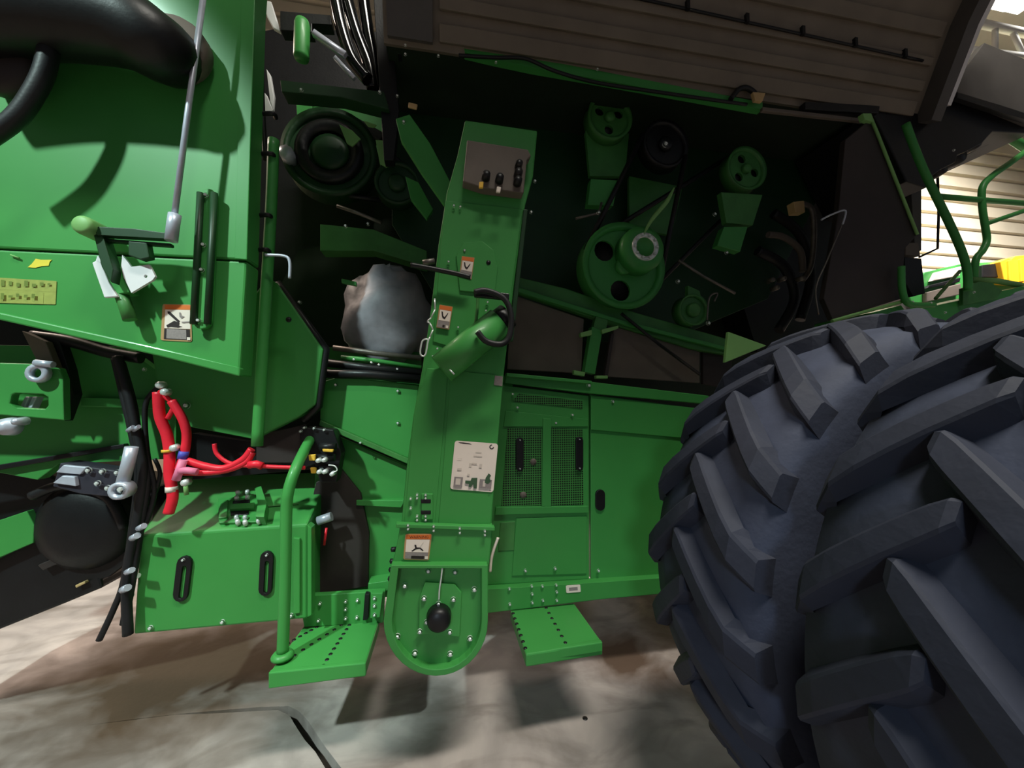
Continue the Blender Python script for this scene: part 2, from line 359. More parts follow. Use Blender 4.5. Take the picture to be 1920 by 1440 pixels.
def wheel(yc, phase, label):
    c = Vector((XC, yc, R0)); h = TW/2
    prof = [(.48, -h*.82), (.53, -h*.95), (.64, -h*1.04), (.72, -h*1.02), (.768, -h*.93), (.782, -h*.6), (.79, 0), (.782, h*.6), (.768, h*.93), (.72, h*1.02), (.64, h*1.04), (.53, h*.95), (.48, h*.82), (.48, -h*.82)]
    t = MB().lathe(prof, c, (0, 1, 0), RUBBER, 96).build('drive_wheel', C, label, 0, c)
    MB().lathe([(.49, -h*.8), (.46, -h*.7), (.44, -.06), (.2, -.02), (.2, .04), (.44, 0), (.46, h*.7), (.49, h*.8)], c, (0, 1, 0), AMBER, 48).build('rim', t)
    N = 22
    for side in (-1, 1):
        for k in range(N):
            o = bpy.data.objects.new('tread_lug', LUG[side]); place(o, c, t, (0, 2*math.pi*(k+(.5 if side > 0 else 0)+phase)/N, 0))
    return t
wheel(.505, .15, 'outer dual tyre with deep slanting tread bars, nearest the camera')
wheel(1.065, .6, 'inner dual tyre half hidden behind the outer one')
MB().lathe([(.17, 0), (.17, 2.0), (.3, 2.05), (.3, 2.4)], (XC, .47, R0), (0, 1, 0), GREEN2, 24).build('drive_axle', C)

# --- core of the machine: what closes the view behind the belts
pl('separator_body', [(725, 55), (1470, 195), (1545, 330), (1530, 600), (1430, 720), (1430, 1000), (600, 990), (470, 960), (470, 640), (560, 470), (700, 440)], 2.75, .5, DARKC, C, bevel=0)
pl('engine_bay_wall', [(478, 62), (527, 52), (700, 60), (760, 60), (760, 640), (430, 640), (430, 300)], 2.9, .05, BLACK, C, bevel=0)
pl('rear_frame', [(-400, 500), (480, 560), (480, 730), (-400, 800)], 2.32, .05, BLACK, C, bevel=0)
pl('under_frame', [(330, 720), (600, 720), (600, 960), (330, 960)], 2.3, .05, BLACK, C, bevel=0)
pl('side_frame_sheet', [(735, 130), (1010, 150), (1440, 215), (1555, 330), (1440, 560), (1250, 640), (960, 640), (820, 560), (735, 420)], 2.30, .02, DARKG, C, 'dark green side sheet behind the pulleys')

# --- raised side shield overhead
hin = [P(720, 66, 1.8), P(1732, 247, 1.8)]
XL, XR, ZH = hin[0].x, hin[1].x, 3.02
def sh(x, s, off=0):                      # a point of the shield's inner face: s metres up from the hinge
    prof = [(0, 0), (.18, .42), (.5, .95), (1.0, 1.35), (1.5, 1.45)]  # outer bend lies out of view, shaped to shade the elevator
    for (a0, b0), (a1, b1) in zip(prof, prof[1:]):
        L = math.hypot(a1-a0, b1-b0)
        if s <= L: break
        s -= L
    k = s/L; n = Vector((0, (b1-b0)/L, (a1-a0)/L))*off
    return Vector((x, 1.8-(a0+(a1-a0)*k), ZH+b0+(b1-b0)*k))+n
def strip(mb, x0, x1, s0, s1, off, th, m, st=5):
    ss = [s0+(s1-s0)*i/st for i in range(st+1)]
    lo = [sh(x0, s, off) for s in ss]; up = [sh(x0, s, off+th) for s in ss]
    ring = lo+up[::-1]; n = len(ring); d = Vector((x1-x0, 0, 0)); vs = ring+[p+d for p in ring]
    fs = [[i, (i+1) % n, n+(i+1) % n, n+i] for i in range(n)]
    for i in range(st): fs += [[i, i+1, n-2-i, n-1-i], [n+n-1-i, n+n-2-i, n+i+1, n+i]]
    mb.add(vs, fs, m); return mb
s_ = strip(MB(), XL, XR, 0, 2.2, 0, .03, SHIN, 24).build('raised_side_shield', C, 'long grey inner face of the side shield raised overhead')
for i, (s0, s1) in enumerate(((.03, .10), (.15, .20), (.27, .31), (.40, .47), (.58, .62))):
    strip(MB(), XL+.25, XR-.12, s0, s1, -.022, .024, SHIN, 2).build('stiffening_rib', s_, None, .004)
strip(MB(), XR-.07, XR, 0, 2.2, -.09, .12, DKGREY, 24).build('end_frame', s_)
strip(MB(), XR+.005, XR+.09, .1, 2.2, -.04, .09, WHITE, 24).build('edge_seal', s_, 'white lit edge strip')
strip(MB(), XL+.02, XL+.22, .02, .3, -.03, .032, DKGREY, 3).build('corner_plate', s_)
wire = [sh(XL+.25+(XR-XL-.45)*t, .33-.05*t+(-.05 if .165 < t < .2 else 0), -.03) for t in [i/40 for i in range(41)]]
wr = MB().tube(wire, .007, BLACK, 6, False).build('wiring_loom', s_, 'black wire clipped along the shield')
for k in range(7):
    p = wire[8+k*5]; MB().box(p+Vector((0, -.006, .012)), (.018, .016, .045), BLACK).build('wire_clip', wr)
pl('hinge_rail', [(868, 84), (1000, 109), (1130, 134), (1430, 192), (1430, 205), (1130, 150), (1000, 127), (930, 112), (872, 98)], 1.79, .04, GREEN, C, 'green rail along the shield hinge')
tb('rail_loom', [(860, 104), (930, 108), (985, 110), (1040, 133), (1120, 155), (1250, 175), (1400, 196)], .008, BLACK, C, None, 8, True, 1.77)
tb('hose_loop', [(1370, 186), (1385, 168), (1400, 165), (1415, 175), (1420, 186)], .013, BLACK, C, None, 8, True, 1.76)
pl('tan_clip', [(1412, 172), (1436, 174), (1430, 190), (1416, 188)], 1.74, .02, TAN, C)
pl('latch_bar', [(1510, 190), (1650, 198), (1648, 212), (1560, 208), (1510, 204)], 1.76, .04, BLACK, C)
pl('gutter_edge', [(1430, 200), (1620, 222), (1620, 228), (1430, 207)], 1.77, .02, GREYP, C)
pl('upper_bracket', [(745, 60), (850, 78), (850, 110), (745, 100)], 1.9, .05, BLACK, C)
bolts([(760, 85), (760, 102), (822, 105), (745, 180), (930, 117), (1120, 130)], 1.775, C, .007)
pl('corner_post', [(700, -10), (728, -10), (748, 210), (738, 300), (720, 300)], 1.95, .06, BLACK, C)

# --- grey front corner of the cab beside the raised shield
cb = pl('cab_base', [(1636, 208), (1735, 178), (1790, 166), (1935, 224), (1935, 250), (1862, 246), (1842, 268), (1812, 284), (1796, 290), (1792, 304), (1764, 318), (1748, 330), (1738, 352), (1700, 340)], 1.78, .5, BLACK, C, 'black underside of the cab corner', .006)
pl('side_cover', [(1846, 80), (1940, 118), (1940, 232), (1788, 170), (1800, 140)], 1.74, .04, DKGREY, cb, 'grey flat cover')
pl('cover_seam', [(1795, 172), (1900, 204), (1940, 218), (1940, 228), (1890, 214), (1795, 182)], 1.73, .03, BLACK, cb)
for k, (u, v, r) in enumerate(((1850, 252, 26), (1815, 272, 18), (1785, 296, 22), (1752, 322, 16))):
    MB().lathe([(0, -.05), (r/F*2*.8, -.045), (r/F*2, 0), (r/F*2, .2)], P(u, v, 1.9), (0, 1, 0), BLACK, 14).build('rubber_bump', cb)
bolts([(1788, 282)], 1.76, cb, .008)

# --- black side sheet and ladder at the front
bp = pl('black_side_sheet', [(1585, 262), (1634, 222), (1720, 440), (1697, 466), (1690, 560), (1562, 600), (1545, 560), (1572, 400)], 1.72, .03, SHEET, C, 'large black-brown side sheet behind the ladder')
tb('sheet_edge', [(1630, 215), (1645, 250), (1720, 440)], .008, PALEG, bp, None, 8, False, 1.71)
pl('edge_tab', [(1618, 212), (1634, 212), (1640, 228), (1622, 224)], 1.70, .03, PALEG, bp)
tb('cable', [(1585, 400), (1575, 430), (1550, 490), (1530, 540), (1535, 590)], .004, DULL, C, None, 6, True, 1.70)
tb('cable_end', [(1540, 412), (1560, 402), (1585, 395), (1580, 420)], .005, STEEL, C, None, 6, True, 1.69)
tb('sheet_sill', [(1560, 602), (1620, 585), (1690, 566)], .009, PALEG, bp, None, 8, False, 1.70)
tb('grey_pipe', [(1490, 384), (1512, 384), (1524, 400), (1526, 450), (1520, 500), (1505, 525)], .016, DULL, C, None, 10, True, 2.0)
pl('pipe_block', [(1488, 378), (1508, 376), (1510, 398), (1492, 398)], 1.96, .05, TAN, C)
tb('bent_pipe', [(1440, 440), (1470, 445), (1500, 470), (1505, 510)], .02, GREYP, C, None, 10, True, 2.1)
tb('black_hose', [(1450, 400), (1500, 440), (1520, 520), (1500, 600)], .03, HOSE, C, None, 10, True, 2.15)
tb('black_hose', [(1420, 470), (1470, 500), (1490, 560), (1460, 620)], .03, HOSE, C, None, 10, True, 2.12)
for u, v in ((1447, 525), (1468, 523), (1503, 522), (1455, 540)):
    MB().lathe([(0, -.02), (.014, -.015), (.016, .03)], P(u, v, 2.0), (0, 1, 0), DULL, 10).build('fitting', C)
pl('engine_block', [(1440, 330), (1560, 300), (1600, 640), (1420, 660), (1390, 560)], 2.5, .3, BLACK, C, bevel=0)
lad = pl('ladder_platform', [(1640, 585), (1690, 572), (1700, 585), (1925, 535), (1925, 575), (1720, 625), (1640, 612)], 1.72, .35, GREEN, C, 'green platform edge under the ladder', .004)
pl('platform_bracket', [(1806, 540), (1835, 528), (1860, 530), (1880, 545), (1870, 560), (1806, 572)], 1.69, .02, GREEN2, lad)
tb('platform_pipe', [(1690, 500), (1692, 545), (1705, 570), (1750, 572)], .016, GREEN, lad, None, 10, True, 1.68)
bolts([(1711, 566), (1745, 568), (1826, 548), (1738, 592), (1772, 586)], 1.67, lad, .007)
tb('handrail', [(1698, 232), (1730, 315), (1790, 440), (1812, 500), (1815, 545)],   .019, GREEN, C, 'straight slanting green handrail tube', 12, True, 1.66)
tb('handrail', [(1757, 368), (1840, 375), (1930, 382)], .017, GREEN, C, 'level green rail tube', 10, False, 1.9)
tb('handrail', [(1935, 275), (1895, 305), (1860, 330), (1842, 352), (1842, 390), (1848, 430), (1850, 452), (1842, 470), (1829, 490), (1826, 545)], .019, GREEN, C, 'bent green handrail tube', 10, True, 1.9)
tb('handrail_stay', [(1848, 420), (1930, 392)], .014, GREEN, C, None, 10, False, 1.9)
tb('upper_rail', [(1866, 240), (1935, 285)], .028, GREEN, C, None, 10, False, 2.0)
tb('lower_rail', [(1820, 524), (1870, 527), (1930, 538)], .016, PALEG, C, None, 10, False, 1.75)
tb('diagonal_stay', [(1754, 560), (1800, 508)], .009, PALEG, C, None, 8, False, 1.8)
tb('mirror_arm', [(1758, 330), (1760, 400), (1758, 466), (1724, 482)], .007, BLACK, C, None, 8, False, 1.95)
pl('pillar', [(1708, 350), (1728, 345), (1728, 470), (1716, 470)], 2.05, .05, DKGREY, C)
pl('step_hinge', [(1698, 455), (1722, 455), (1726, 480), (1698, 478)], 1.9, .05, GREYP, C)
pl('black_box', [(1696, 482), (1728, 484), (1735, 550), (1712, 556), (1698, 530)], 1.9, .08, BLACK, C)
MB().lathe([(0, -.03), (.02, -.02), (.025, .05)], P(1649, 604, 1.7), (0, 1, 0), STEEL, 10).build('pin_end', C)
pl('green_wedge', [(1366, 622), (1438, 648), (1360, 680)], 1.72, .02, PALEG, C, 'pale green pointed sheet tip')

# --- tall grain elevator
EY = 1.52
ev = pl('grain_elevator', [(872, 225), (1008, 245), (1000, 330), (985, 385), (966, 520), (945, 700), (932, 840), (922, 985), (752, 985), (762, 880), (775, 780), (792, 690), (808, 580), (822, 460), (838, 360), (858, 290)], EY, .26, GREEN, C, 'tall green grain elevator leg leaning forward at its top', .006)
pl('upper_door', [(835, 376), (905, 384), (980, 392), (957, 560), (948, 640), (905, 668), (812, 640), (826, 470)], EY-.006, .008, GREEN, ev, None, .002)
pl('inspection_cover', [(868, 455), (905, 452), (925, 468), (934, 500), (928, 552), (862, 545), (855, 480)], EY-.014, .010, GREEN, ev, None, .003)
pl('side_flange', [(982, 392), (990, 392), (962, 640), (953, 640)], EY-.012, .02, DARKG, ev)
pl('lower_door', [(800, 690), (840, 694), (832, 800), (815, 985), (758, 985), (776, 780)], EY-.004, .006, GREEN, ev, None, .002)
pl('lower_door', [(846, 694), (944, 704), (920, 982), (822, 982)], EY-.004, .006, GREEN, ev, None, .002)
bolts([(871, 470), (841, 491), (914, 567), (911, 583), (859, 614), (884, 683), (820, 654), (851, 386), (863, 388)], EY-.014, ev, .006)
MB().lathe([(.0, 0), (.009, 0), (.009, .01)], P(916, 492, EY-.016), (0, 1, 0), BLACK, 10).build('drain_hole', ev)
pk = pl('latch_plate', [(790, 926), (812, 926), (812, 975), (790, 975)], EY-.012, .014, GREEN, ev)
for y in (936, 957): pl('latch_slot', [(789, y), (808, y), (808, y+8), (789, y+8)], EY-.014, .006, BLACK, pk)
bolts([(770, 935), (770, 953), (782, 928), (782, 934), (798, 928), (798, 934), (782, 968), (782, 975), (798, 968), (798, 975)], EY-.012, ev, .0065)
# module at the top
ec = pl('control_module', [(876, 262), (990, 280), (996, 292), (988, 300), (982, 362), (935, 356), (905, 352), (868, 340)], EY-.05, .05, GREYP, ev, 'grey module with black plugs near the elevator top', .004)
for u, v, r in ((972, 312, 7), (971, 328, 8), (970, 343, 8), (911, 333, 8), (936, 338, 8)):
    MB().lathe([(0, -.03), (r/F*1.35, -.028), (r/F*1.5, 0), (r/F*1.5, .01)], P(u, v, EY-.055), (0, 1, 0), BLACK, 10).build('plug', ec)
pl('yellow_tag', [(899, 340), (907, 340), (906, 352), (898, 352)], EY-.09, .01, YEL, ec, 'yellow tag'); pl('white_tag', [(932, 349), (940, 350), (938, 361), (930, 360)], EY-.09, .01, LABELW, ec, 'white tag')
bolts([(996, 398), (1003, 340)], EY-.02, ev, .007, 'bright_pin')
# diagonal brace to the elevator top
br = pl('diagonal_brace', [(742, 222), (768, 214), (806, 268), (868, 385), (838, 390), (790, 322), (752, 262)], 1.66, .03, GREEN, C, 'dark green diagonal brace reaching the elevator')
bolts([(757, 229), (845, 384), (858, 386)], 1.655, br, .008); pl('fuse_tag', [(766, 191), (783, 195), (781, 204), (765, 200)], 1.64, .01, TAN, C)
pl('lower_brace', [(760, 330), (785, 342), (812, 392), (800, 410), (770, 372)], 1.9, .03, GREEN, C)
# tensioner on the elevator
tc = MB().tube([P(828, 692, 1.46), P(936, 604, 1.46)], .058, GREEN, 20, False).build('tensioner_tube', ev, 'short green tube set aslant across the elevator')
MB().tube([P(934, 606, 1.46), P(952, 592, 1.46)], .05, BLACK, 16, False).build('tube_cap', tc)
tb('strap_hose', [(890, 548), (912, 545), (945, 560), (958, 590), (955, 630), (940, 645), (912, 640), (895, 622)], .011, HOSE, ev, None, 8, True, 1.385)
tb('strap_hose', [(896, 552), (895, 580), (890, 612), (878, 640)], .006, GREEN2, ev, None, 8, True, 1.45)
pl('hose_clamp', [(888, 543), (955, 550), (955, 562), (890, 556)], 1.40, .02, BLACK, ev)
tb('split_pin', [(843, 693), (852, 702)], .003, ZINC, ev, None, 6, False, 1.40)
tb('hydraulic_pipe', [(770, 497), (800, 502), (850, 512), (882, 520)], .010, BLACK, ev, None, 8, True, 1.47)
MB().tube([P(793, 493, 1.5), P(815, 489, 1.5)], .011, DULL, 10, False).build('pipe_stub', ev)
ch = MB()
pts = [(815, 560), (816, 580), (808, 596), (801, 603), (806, 606), (812, 618), (806, 632), (803, 640)]
for a, b in zip(pts, pts[1:]): ch.tube(Q([a, b], 1.47), .003, ZINC, 6, False)
ch.build('keeper_chain', ev, 'thin light wire chain')
ring = [(803, 637), (800, 655), (798, 664), (794, 668), (789, 665), (788, 658), (791, 642), (795, 637), (800, 636)]
MB().tube(Q(ring, 1.465), .0032, ZINC, 6, True, 5, True).build('keeper_ring', ev, 'oval light wire ring')
tb('pin_clip', [(810, 668), (818, 668), (823, 663)], .003, ZINC, ev, None, 6, True, 1.47)
# decals on the elevator
bird = [(.22, .28), (.34, .3), (.42, .5), (.55, .55), (.78, .3), (.80, .36), (.62, .62), (.56, .66), (.4, .62), (.3, .5)]
def small_decal(q, label): return decal('warning_decal', ev, q, EY-.0165, [(R4(.04, .02, .96, .2), ORANGE), (R4(.1, .21, .94, .66), LABELW), (R4(.04, .67, .96, .97), GREYI), ([(.22+(x-.22)*.9, .2+(y-.2)*.85) for x, y in bird], INK), (R4(.45, .84, .62, .94), INK), (R4(.72, .84, .9, .95), LABELW)], label, FRAMEI, .02)
small_decal([(866, 480), (890, 483), (884, 524), (861, 518)], 'small orange-topped warning sticker, the upper of the pair')
small_decal([(824, 571), (849, 575), (842, 618), (818, 614)], 'small orange-topped warning sticker, the lower of the pair')
decal('instruction_label', ev, [(853, 826), (934, 832), (925, 923), (844, 917)], EY-.0075, [
    ([(.08, .03), (.2, .025), (.34, .035), (.4, .06), (.34, .055), (.2, .055), (.12, .045)], INK),
    ([(.86+.055*math.cos(i*.4), .075+.05*math.sin(i*.4)) for i in range(13)]+[(.86+.03*math.cos(-i*.4+4.8), .075+.028*math.sin(-i*.4+4.8)) for i in range(13)], INK),
    (R4(.5, .2, .64, .22), LTINK), (R4(.46, .28, .66, .3), LTINK), (R4(.38, .44, .44, .52), LTINK), (R4(.44, .43, .56, .46), LTINK), (R4(.62, .44, .68, .52), LTINK), (R4(.12, .56, .22, .6), LTINK), (R4(.36, .66, .42, .7), LTINK), (R4(.1, .36, .2, .37), LTINK),
    (R4(.07, .74, .27, .95), GREYI), (R4(.11, .77, .22, .9), LTINK), ([(.33, .80), (.45, .80), (.47, .74), (.6, .73), (.61, .95), (.54, .95), (.52, .86), (.47, .93), (.42, .93), (.42, .87), (.33, .86)], GRNI), (R4(.66, .75, .94, .93), GREYI), (R4(.74, .78, .8, .9), LTINK), ([(.78, .82), (.79, .72), (.85, .62), (.91, .66), (.88, .72), (.92, .78), (.86, .84)], GRNI), (R4(.9, .95, .94, .98), GREYI)], 'large white instruction label with three grey pictures', LABELW, .06)
pl('paper_sticker', [(928, 704), (943, 706), (942, 724), (926, 722)], EY-.007, .002, GREYI, ev)
# boot of the elevator
BY = 1.495
up = pl('boot_cover', [(750, 985), (925, 985), (917, 1062), (735, 1062), (746, 1010)], BY, .28, GREEN, ev, 'plain cover between the elevator leg and its boot', .006)
pl('cover_lip', [(742, 982), (928, 988), (928, 996), (742, 990)], BY-.012, .03, GREEN, up)
bolts([(765, 985), (765, 992), (813, 987), (813, 995), (862, 991), (862, 999), (909, 996), (909, 1003)], BY-.014, up, .006)
def U(x0, x1, top, ly, by, n=18):
    cx = (x0+x1)/2; rx = (x1-x0)/2
    return [(x0+(top[1]), top[0])]+[(cx-rx*math.cos(math.pi*i/n), ly+(by-ly)*math.sin(math.pi*i/n)) for i in range(n+1)]+[(x1, top[0])]
bt = pl('boot_housing', U(719, 915, (1060, 14), 1165, 1268), BY+.0, .26, GREEN, ev, 'round-ended green boot at the foot of the elevator', .01)
rim_o = U(719, 915, (1060, 14), 1165, 1268); rim_i = U(735, 903, (1066, 12), 1165, 1256)
pl('boot_flange', rim_o, BY-.035, .04, GREEN, bt, None, .004, [rim_i])
bpz = pl('bearing_plate', [(797, 1092), (853, 1096), (866, 1112), (862, 1195), (785, 1190), (786, 1122)], BY-.012, .014, GREEN, bt, None, .003)
MB().lathe([(0, -.05), (.03, -.05), (.042, -.035), (.045, 0)], P(823, 1154, BY-.012), (0, 1, 0), BLACK, 24).build('shaft_cap', bpz, 'round black shaft cap')
bolts([(803, 1070), (853, 1072), (759, 1098), (889, 1105), (778, 1224), (844, 1226), (745, 1193), (881, 1197)], BY-.004, bt, .0105)
bolts([(795, 1122), (850, 1124), (787, 1184), (843, 1185), (822, 1132), (800, 1166), (837, 1167)], BY-.016, bpz, .0095)
tb('grease_line', [(830, 1060), (827, 1085), (824, 1105), (823, 1125)], .003, ZINC, bt, None, 6, True, BY-.03)
pl('warning_backing', [(757, 1000), (812, 1000), (807, 1052), (753, 1050)], BY-.002, .003, GREEN, up, None, 0)
decal('warning_decal', up, [(760, 1001), (810, 1001), (804, 1051), (756, 1049)], BY-.0045, [
    (R4(.03, .03, .97, .2), ORANGE), (R4(.06, .22, .94, .7), LABELW), (R4(.06, .71, .94, .96), GREYI), ([(.38, .42), (.45, .42), (.48, .52), (.62, .52), (.75, .62), (.73, .66), (.6, .57), (.45, .6), (.34, .68), (.28, .66), (.42, .55)], INK), ([(.6, .48), (.7, .32), (.73, .33), (.63, .5)], LTINK), (R4(.3, .84, .8, .95), INK), (R4(.84, .84, .95, .95), LABELW)],
    'square orange-framed warning sticker above the elevator boot', FRAMEI, .08, [(.16, .07, .88, .17, 'WARNING', INK)])
tb('cable_tie', [(934, 1008), (926, 1030), (921, 1050), (919, 1072)], .006, LABELW, C, 'pale twisted rope end', 6, True, 1.6)
for v in (1030, 1052, 1068, 1085): MB().lathe([(0, -.012), (.01, -.008), (.01, .01)], P(738-(v-1030)*.1, v, BY+.1), (1, 0, 0), BLACK, 8).build('edge_clip', bt)

pl('elevator_back_wall', [(745, 700), (962, 706), (950, 1118), (716, 1120)], 2.04, .03, GREEN, C)
# --- lower side doors right of the elevator
DY = 1.90
dr = pl('screen_door', [(940, 722), (1104, 742), (1105, 1086), (912, 1098), (920, 960)], DY, .03, GREEN, C, 'green service door with perforated screens', .004)
pl('perforated_strip', [(972, 738), (1092, 752), (1092, 766), (962, 752)], DY-.004, .005, PERF, dr, None, 0)
pl('perforated_screen', [(952, 802), (1018, 804), (1017, 948), (940, 950)], DY-.004, .005, PERF, dr, None, 0); pl('perforated_screen', [(1034, 803), (1092, 804), (1094, 946), (1034, 948)], DY-.004, .005, PERF, dr, None, 0)
pl('mullion', [(1018, 784), (1034, 785), (1034, 950), (1016, 950)], DY-.014, .016, GREEN, dr, None, .003)
pl('top_rail', [(948, 770), (1103, 786), (1103, 800), (944, 800)], DY-.007, .009, GREEN, dr, None, .002)
pl('cross_rail', [(930, 951), (1104, 949), (1104, 962), (928, 966)], DY-.016, .018, GREEN, dr, None, .003)
pl('lower_panel', [(968, 972), (1100, 968), (1100, 1076), (960, 1080)], DY-.006, .008, GREEN, dr, None, .002)
pl('dark_vent', [(938, 980), (966, 978), (964, 1032), (934, 1034)], DY-.004, .006, GREEN2, dr)
for c in ((975, 852), (1087, 851)):
    h = pl('door_handle', slot(c, 7, 32), DY-.018, .02, BLACK, dr, 'black upright handle'); bolts([(c[0], c[1]-27), (c[0], c[1]+27)], DY-.02, h, .005)
bolts([(970, 764), (1073, 778), (961, 739), (985, 1070), (1041, 1066)], DY-.012, dr, .0085); bolts([(1042, 793)], DY-.004, dr, .009, 'dark_plug')
for u, v in ((1000, 866), (981, 928)): MB().lathe([(0, -.006), (.016, -.004), (.018, .004)], P(u, v, DY-.005), (0, 1, 0), GREYP, 10).build('grease_spot', dr)
dp = pl('plain_door', [(1107, 740), (1330, 768), (1330, 1080), (1108, 1086)], DY+.004, .03, GREEN, C, 'plain green side door beside the tyre', .004)
pl('upper_leaf', [(1108, 742), (1330, 768), (1330, 826), (1108, 806)], DY-.006, .012, GREEN, dp, None, .003)
pl('door_slot', slot((1126, 938), 9, 20), DY-.006, .012, BLACK, dp, 'black oval slot'); bolts([(1149, 753), (1122, 1070)], DY-.008, dp, .0085)
tp = pl('long_rail', [(950, 700), (1110, 716), (1330, 742), (1330, 758), (1105, 738), (946, 718)], DY-.02, .06, GREEN, C, None, .004)
pl('rail_lip', [(950, 699), (1110, 714), (1110, 720), (950, 706)], DY-.04, .05, GREEN, tp)
bolts([(1104, 723)], DY-.045, tp, .011)
# grey cover sheets above the doors
pl('grey_cover_sheet', [(960, 552), (1095, 598), (1090, 700), (952, 692)], 2.0, .02, GREYP, C, 'brown-grey cover sheet next to the elevator'); pl('grey_cover_sheet', [(1152, 612), (1312, 660), (1312, 718), (1138, 706)], 2.0, .02, GREYP, C, 'brown-grey cover sheet next to the tyre')
pl('grey_cover_sheet', [(1318, 655), (1372, 672), (1372, 730), (1318, 720)], 2.02, .02, SHEET, C)
ps = pl('latch_post', [(1110, 612), (1130, 620), (1116, 702), (1096, 698)], 1.95, .05, GREEN, C, 'short green latch post')
for q in ([(1088, 624), (1110, 618), (1110, 628), (1090, 632)], [(1128, 618), (1160, 610), (1160, 616), (1130, 626)], [(1076, 694), (1098, 698), (1096, 706), (1076, 702)], [(1118, 704), (1140, 704), (1140, 710), (1118, 710)]): pl('latch_tab', q, 1.93, .03, PALEG, ps)
pl('post_top', [(1118, 592), (1140, 600), (1136, 624), (1112, 616)], 1.96, .04, GREEN2, ps)
tb('gas_strut', [(1165, 588), (1235, 645), (1312, 702)], .009, BLACK, C, 'thin black strut', 8, False, 1.94)
pl('dark_link', [(1146, 625), (1152, 625), (1140, 705), (1134, 705)], 1.96, .03, SHEET, C)
tg = pl('belt_guard', [(975, 520), (1060, 540), (1190, 585), (1380, 640), (1385, 668), (1300, 655), (1160, 612), (960, 545)], 1.98, .05, GREEN2, C, 'long green belt guard sloping down to the tyre', .006)
pl('guard_lip', [(972, 538), (1160, 598), (1380, 655), (1382, 662), (1160, 606), (968, 546)], 1.955, .03, GREEN, tg)
# bottom rail and steps
rl = pl('sill_rail', [(900, 1106), (1120, 1092), (1330, 1078), (1330, 1106), (1130, 1124), (900, 1152)], 1.86, .05, GREEN, C, 'green sill rail under the doors', .004)
bolts([(955, 1104), (956, 1133), (997, 1099), (998, 1114), (998, 1130), (1017, 1099), (1018, 1126), (1043, 1097), (1044, 1110), (1044, 1126)], 1.855, rl, .0075)
decal('serial_sticker', rl, [(1061, 1098), (1088, 1096), (1089, 1110), (1062, 1112)], 1.857, [(R4(.2, .3, .8, .75), GREYI)], 'small white serial sticker', LABELW, .1)
def step(pts, z, th, label, dark_rows):
    tp_ = [P(u, v, Z=z) for u, v in pts]
    s = MB().prism(tp_, (0, 0, -th), GREEN).build('boarding_step', C, label, .006)
    hl = MB()
    for (a, b, n) in dark_rows:
        A, B = P(*a, Z=z), P(*b, Z=z)
        for i in range(n):
            p = A.lerp(B, i/(n-1)); hl.lathe([(0, .0018), (.0075, .0018), (.009, -.002)], p, (0, 0, 1), BLACK, 8)
    hl.build('grip_holes', s, 'rows of dark grip holes', 0, None, kind='stuff'); return s
st1 = step([(503, 1263), (686, 1244), (712, 1160), (575, 1166)], .38, .05, 'larger green boarding step below the toolbox', [((655, 1172), (606, 1248), 9), ((640, 1172), (535, 1240), 8), ((594, 1176), (540, 1206), 6)])
pl('step_lip', [(503, 1262), (686, 1243), (686, 1268), (503, 1292)], P(595, 1255, Z=.38).y, .02, GREEN, st1, None, .004)
st2 = step([(986, 1227), (1130, 1205), (1076, 1130), (957, 1142)], .38, .05, 'smaller green boarding step right of the elevator boot', [((962, 1150), (985, 1215), 7), ((1024, 1140), (1060, 1205), 7)])
pl('step_lip', [(987, 1226), (1130, 1204), (1130, 1222), (988, 1245)], P(1060, 1216, Z=.38).y, .02, GREEN, st2, None, .004)
b1 = pl('step_bracket', [(560, 1118), (722, 1108), (718, 1168), (570, 1176)], 1.88, .03, GREEN, C)
pl('bracket_tab', [(695, 1112), (718, 1112), (712, 1158), (694, 1160)], 1.84, .03, GREEN, b1); pl('bracket_gap', [(684, 1114), (693, 1114), (690, 1162), (680, 1164)], 1.86, .03, BLACK, b1)
bolts([(600, 1132), (597, 1164), (648, 1128), (648, 1143), (648, 1160), (670, 1126), (669, 1158), (702, 1122, 1.838), (702, 1136, 1.838), (702, 1153, 1.838)], 1.875, b1, .008)

# --- pulleys and belts in the open bay
def pulley(c, Y, r, label, holes=0, hub=.3, m=GREEN2, dep=.06, hole_r=.22, hole_at=.55, rot=0):
    cen = P(c[0], c[1], Y); n = 40; k = max(holes, 1)
    circ = lambda rr, cx=0, cz=0, nn=n: [Vector((cen.x+cx+rr*math.cos(2*math.pi*i/nn), Y, cen.z+cz+rr*math.sin(2*math.pi*i/nn))) for i in range(nn)]
    hs = [circ(r*hole_r, r*hole_at*math.cos(rot+2*math.pi*j/k), r*hole_at*math.sin(rot+2*math.pi*j/k), 14) for j in range(holes)]
    o = MB().prism(circ(r*.86), (0, .015, 0), m, hs).lathe([(r*.84, -.012), (r, -.02), (r*.90, dep*.4), (r, dep), (r*.84, dep-.008), (r*.84, -.012)], cen, (0, 1, 0), m, n).build('pulley', C, label)
    if holes: MB().lathe([(0, .03), (r*.8, .03), (r*.8, .05)], cen, (0, 1, 0), BLACK, n).build('drum', o)
    MB().lathe([(0, -.03), (r*hub*.7, -.03), (r*hub, -.02), (r*hub, .01)], cen, (0, 1, 0), m, 24).build('hub', o); return o, cen
p1, c1 = pulley((1168, 500), 1.93, .235, 'largest green belt pulley with round openings', 3, .2, GREEN, .08, .24, .56, .4)
cc = P(1203, 468, 1.86)
hb = MB().lathe([(.0, -.02), (.045, -.02), (.05, -.035), (.085, -.035), (.115, -.02), (.12, .0), (.12, .08)], cc, (0, 1, 0), GREEN, 32).build('clutch_hub', p1, 'round green clutch hub')
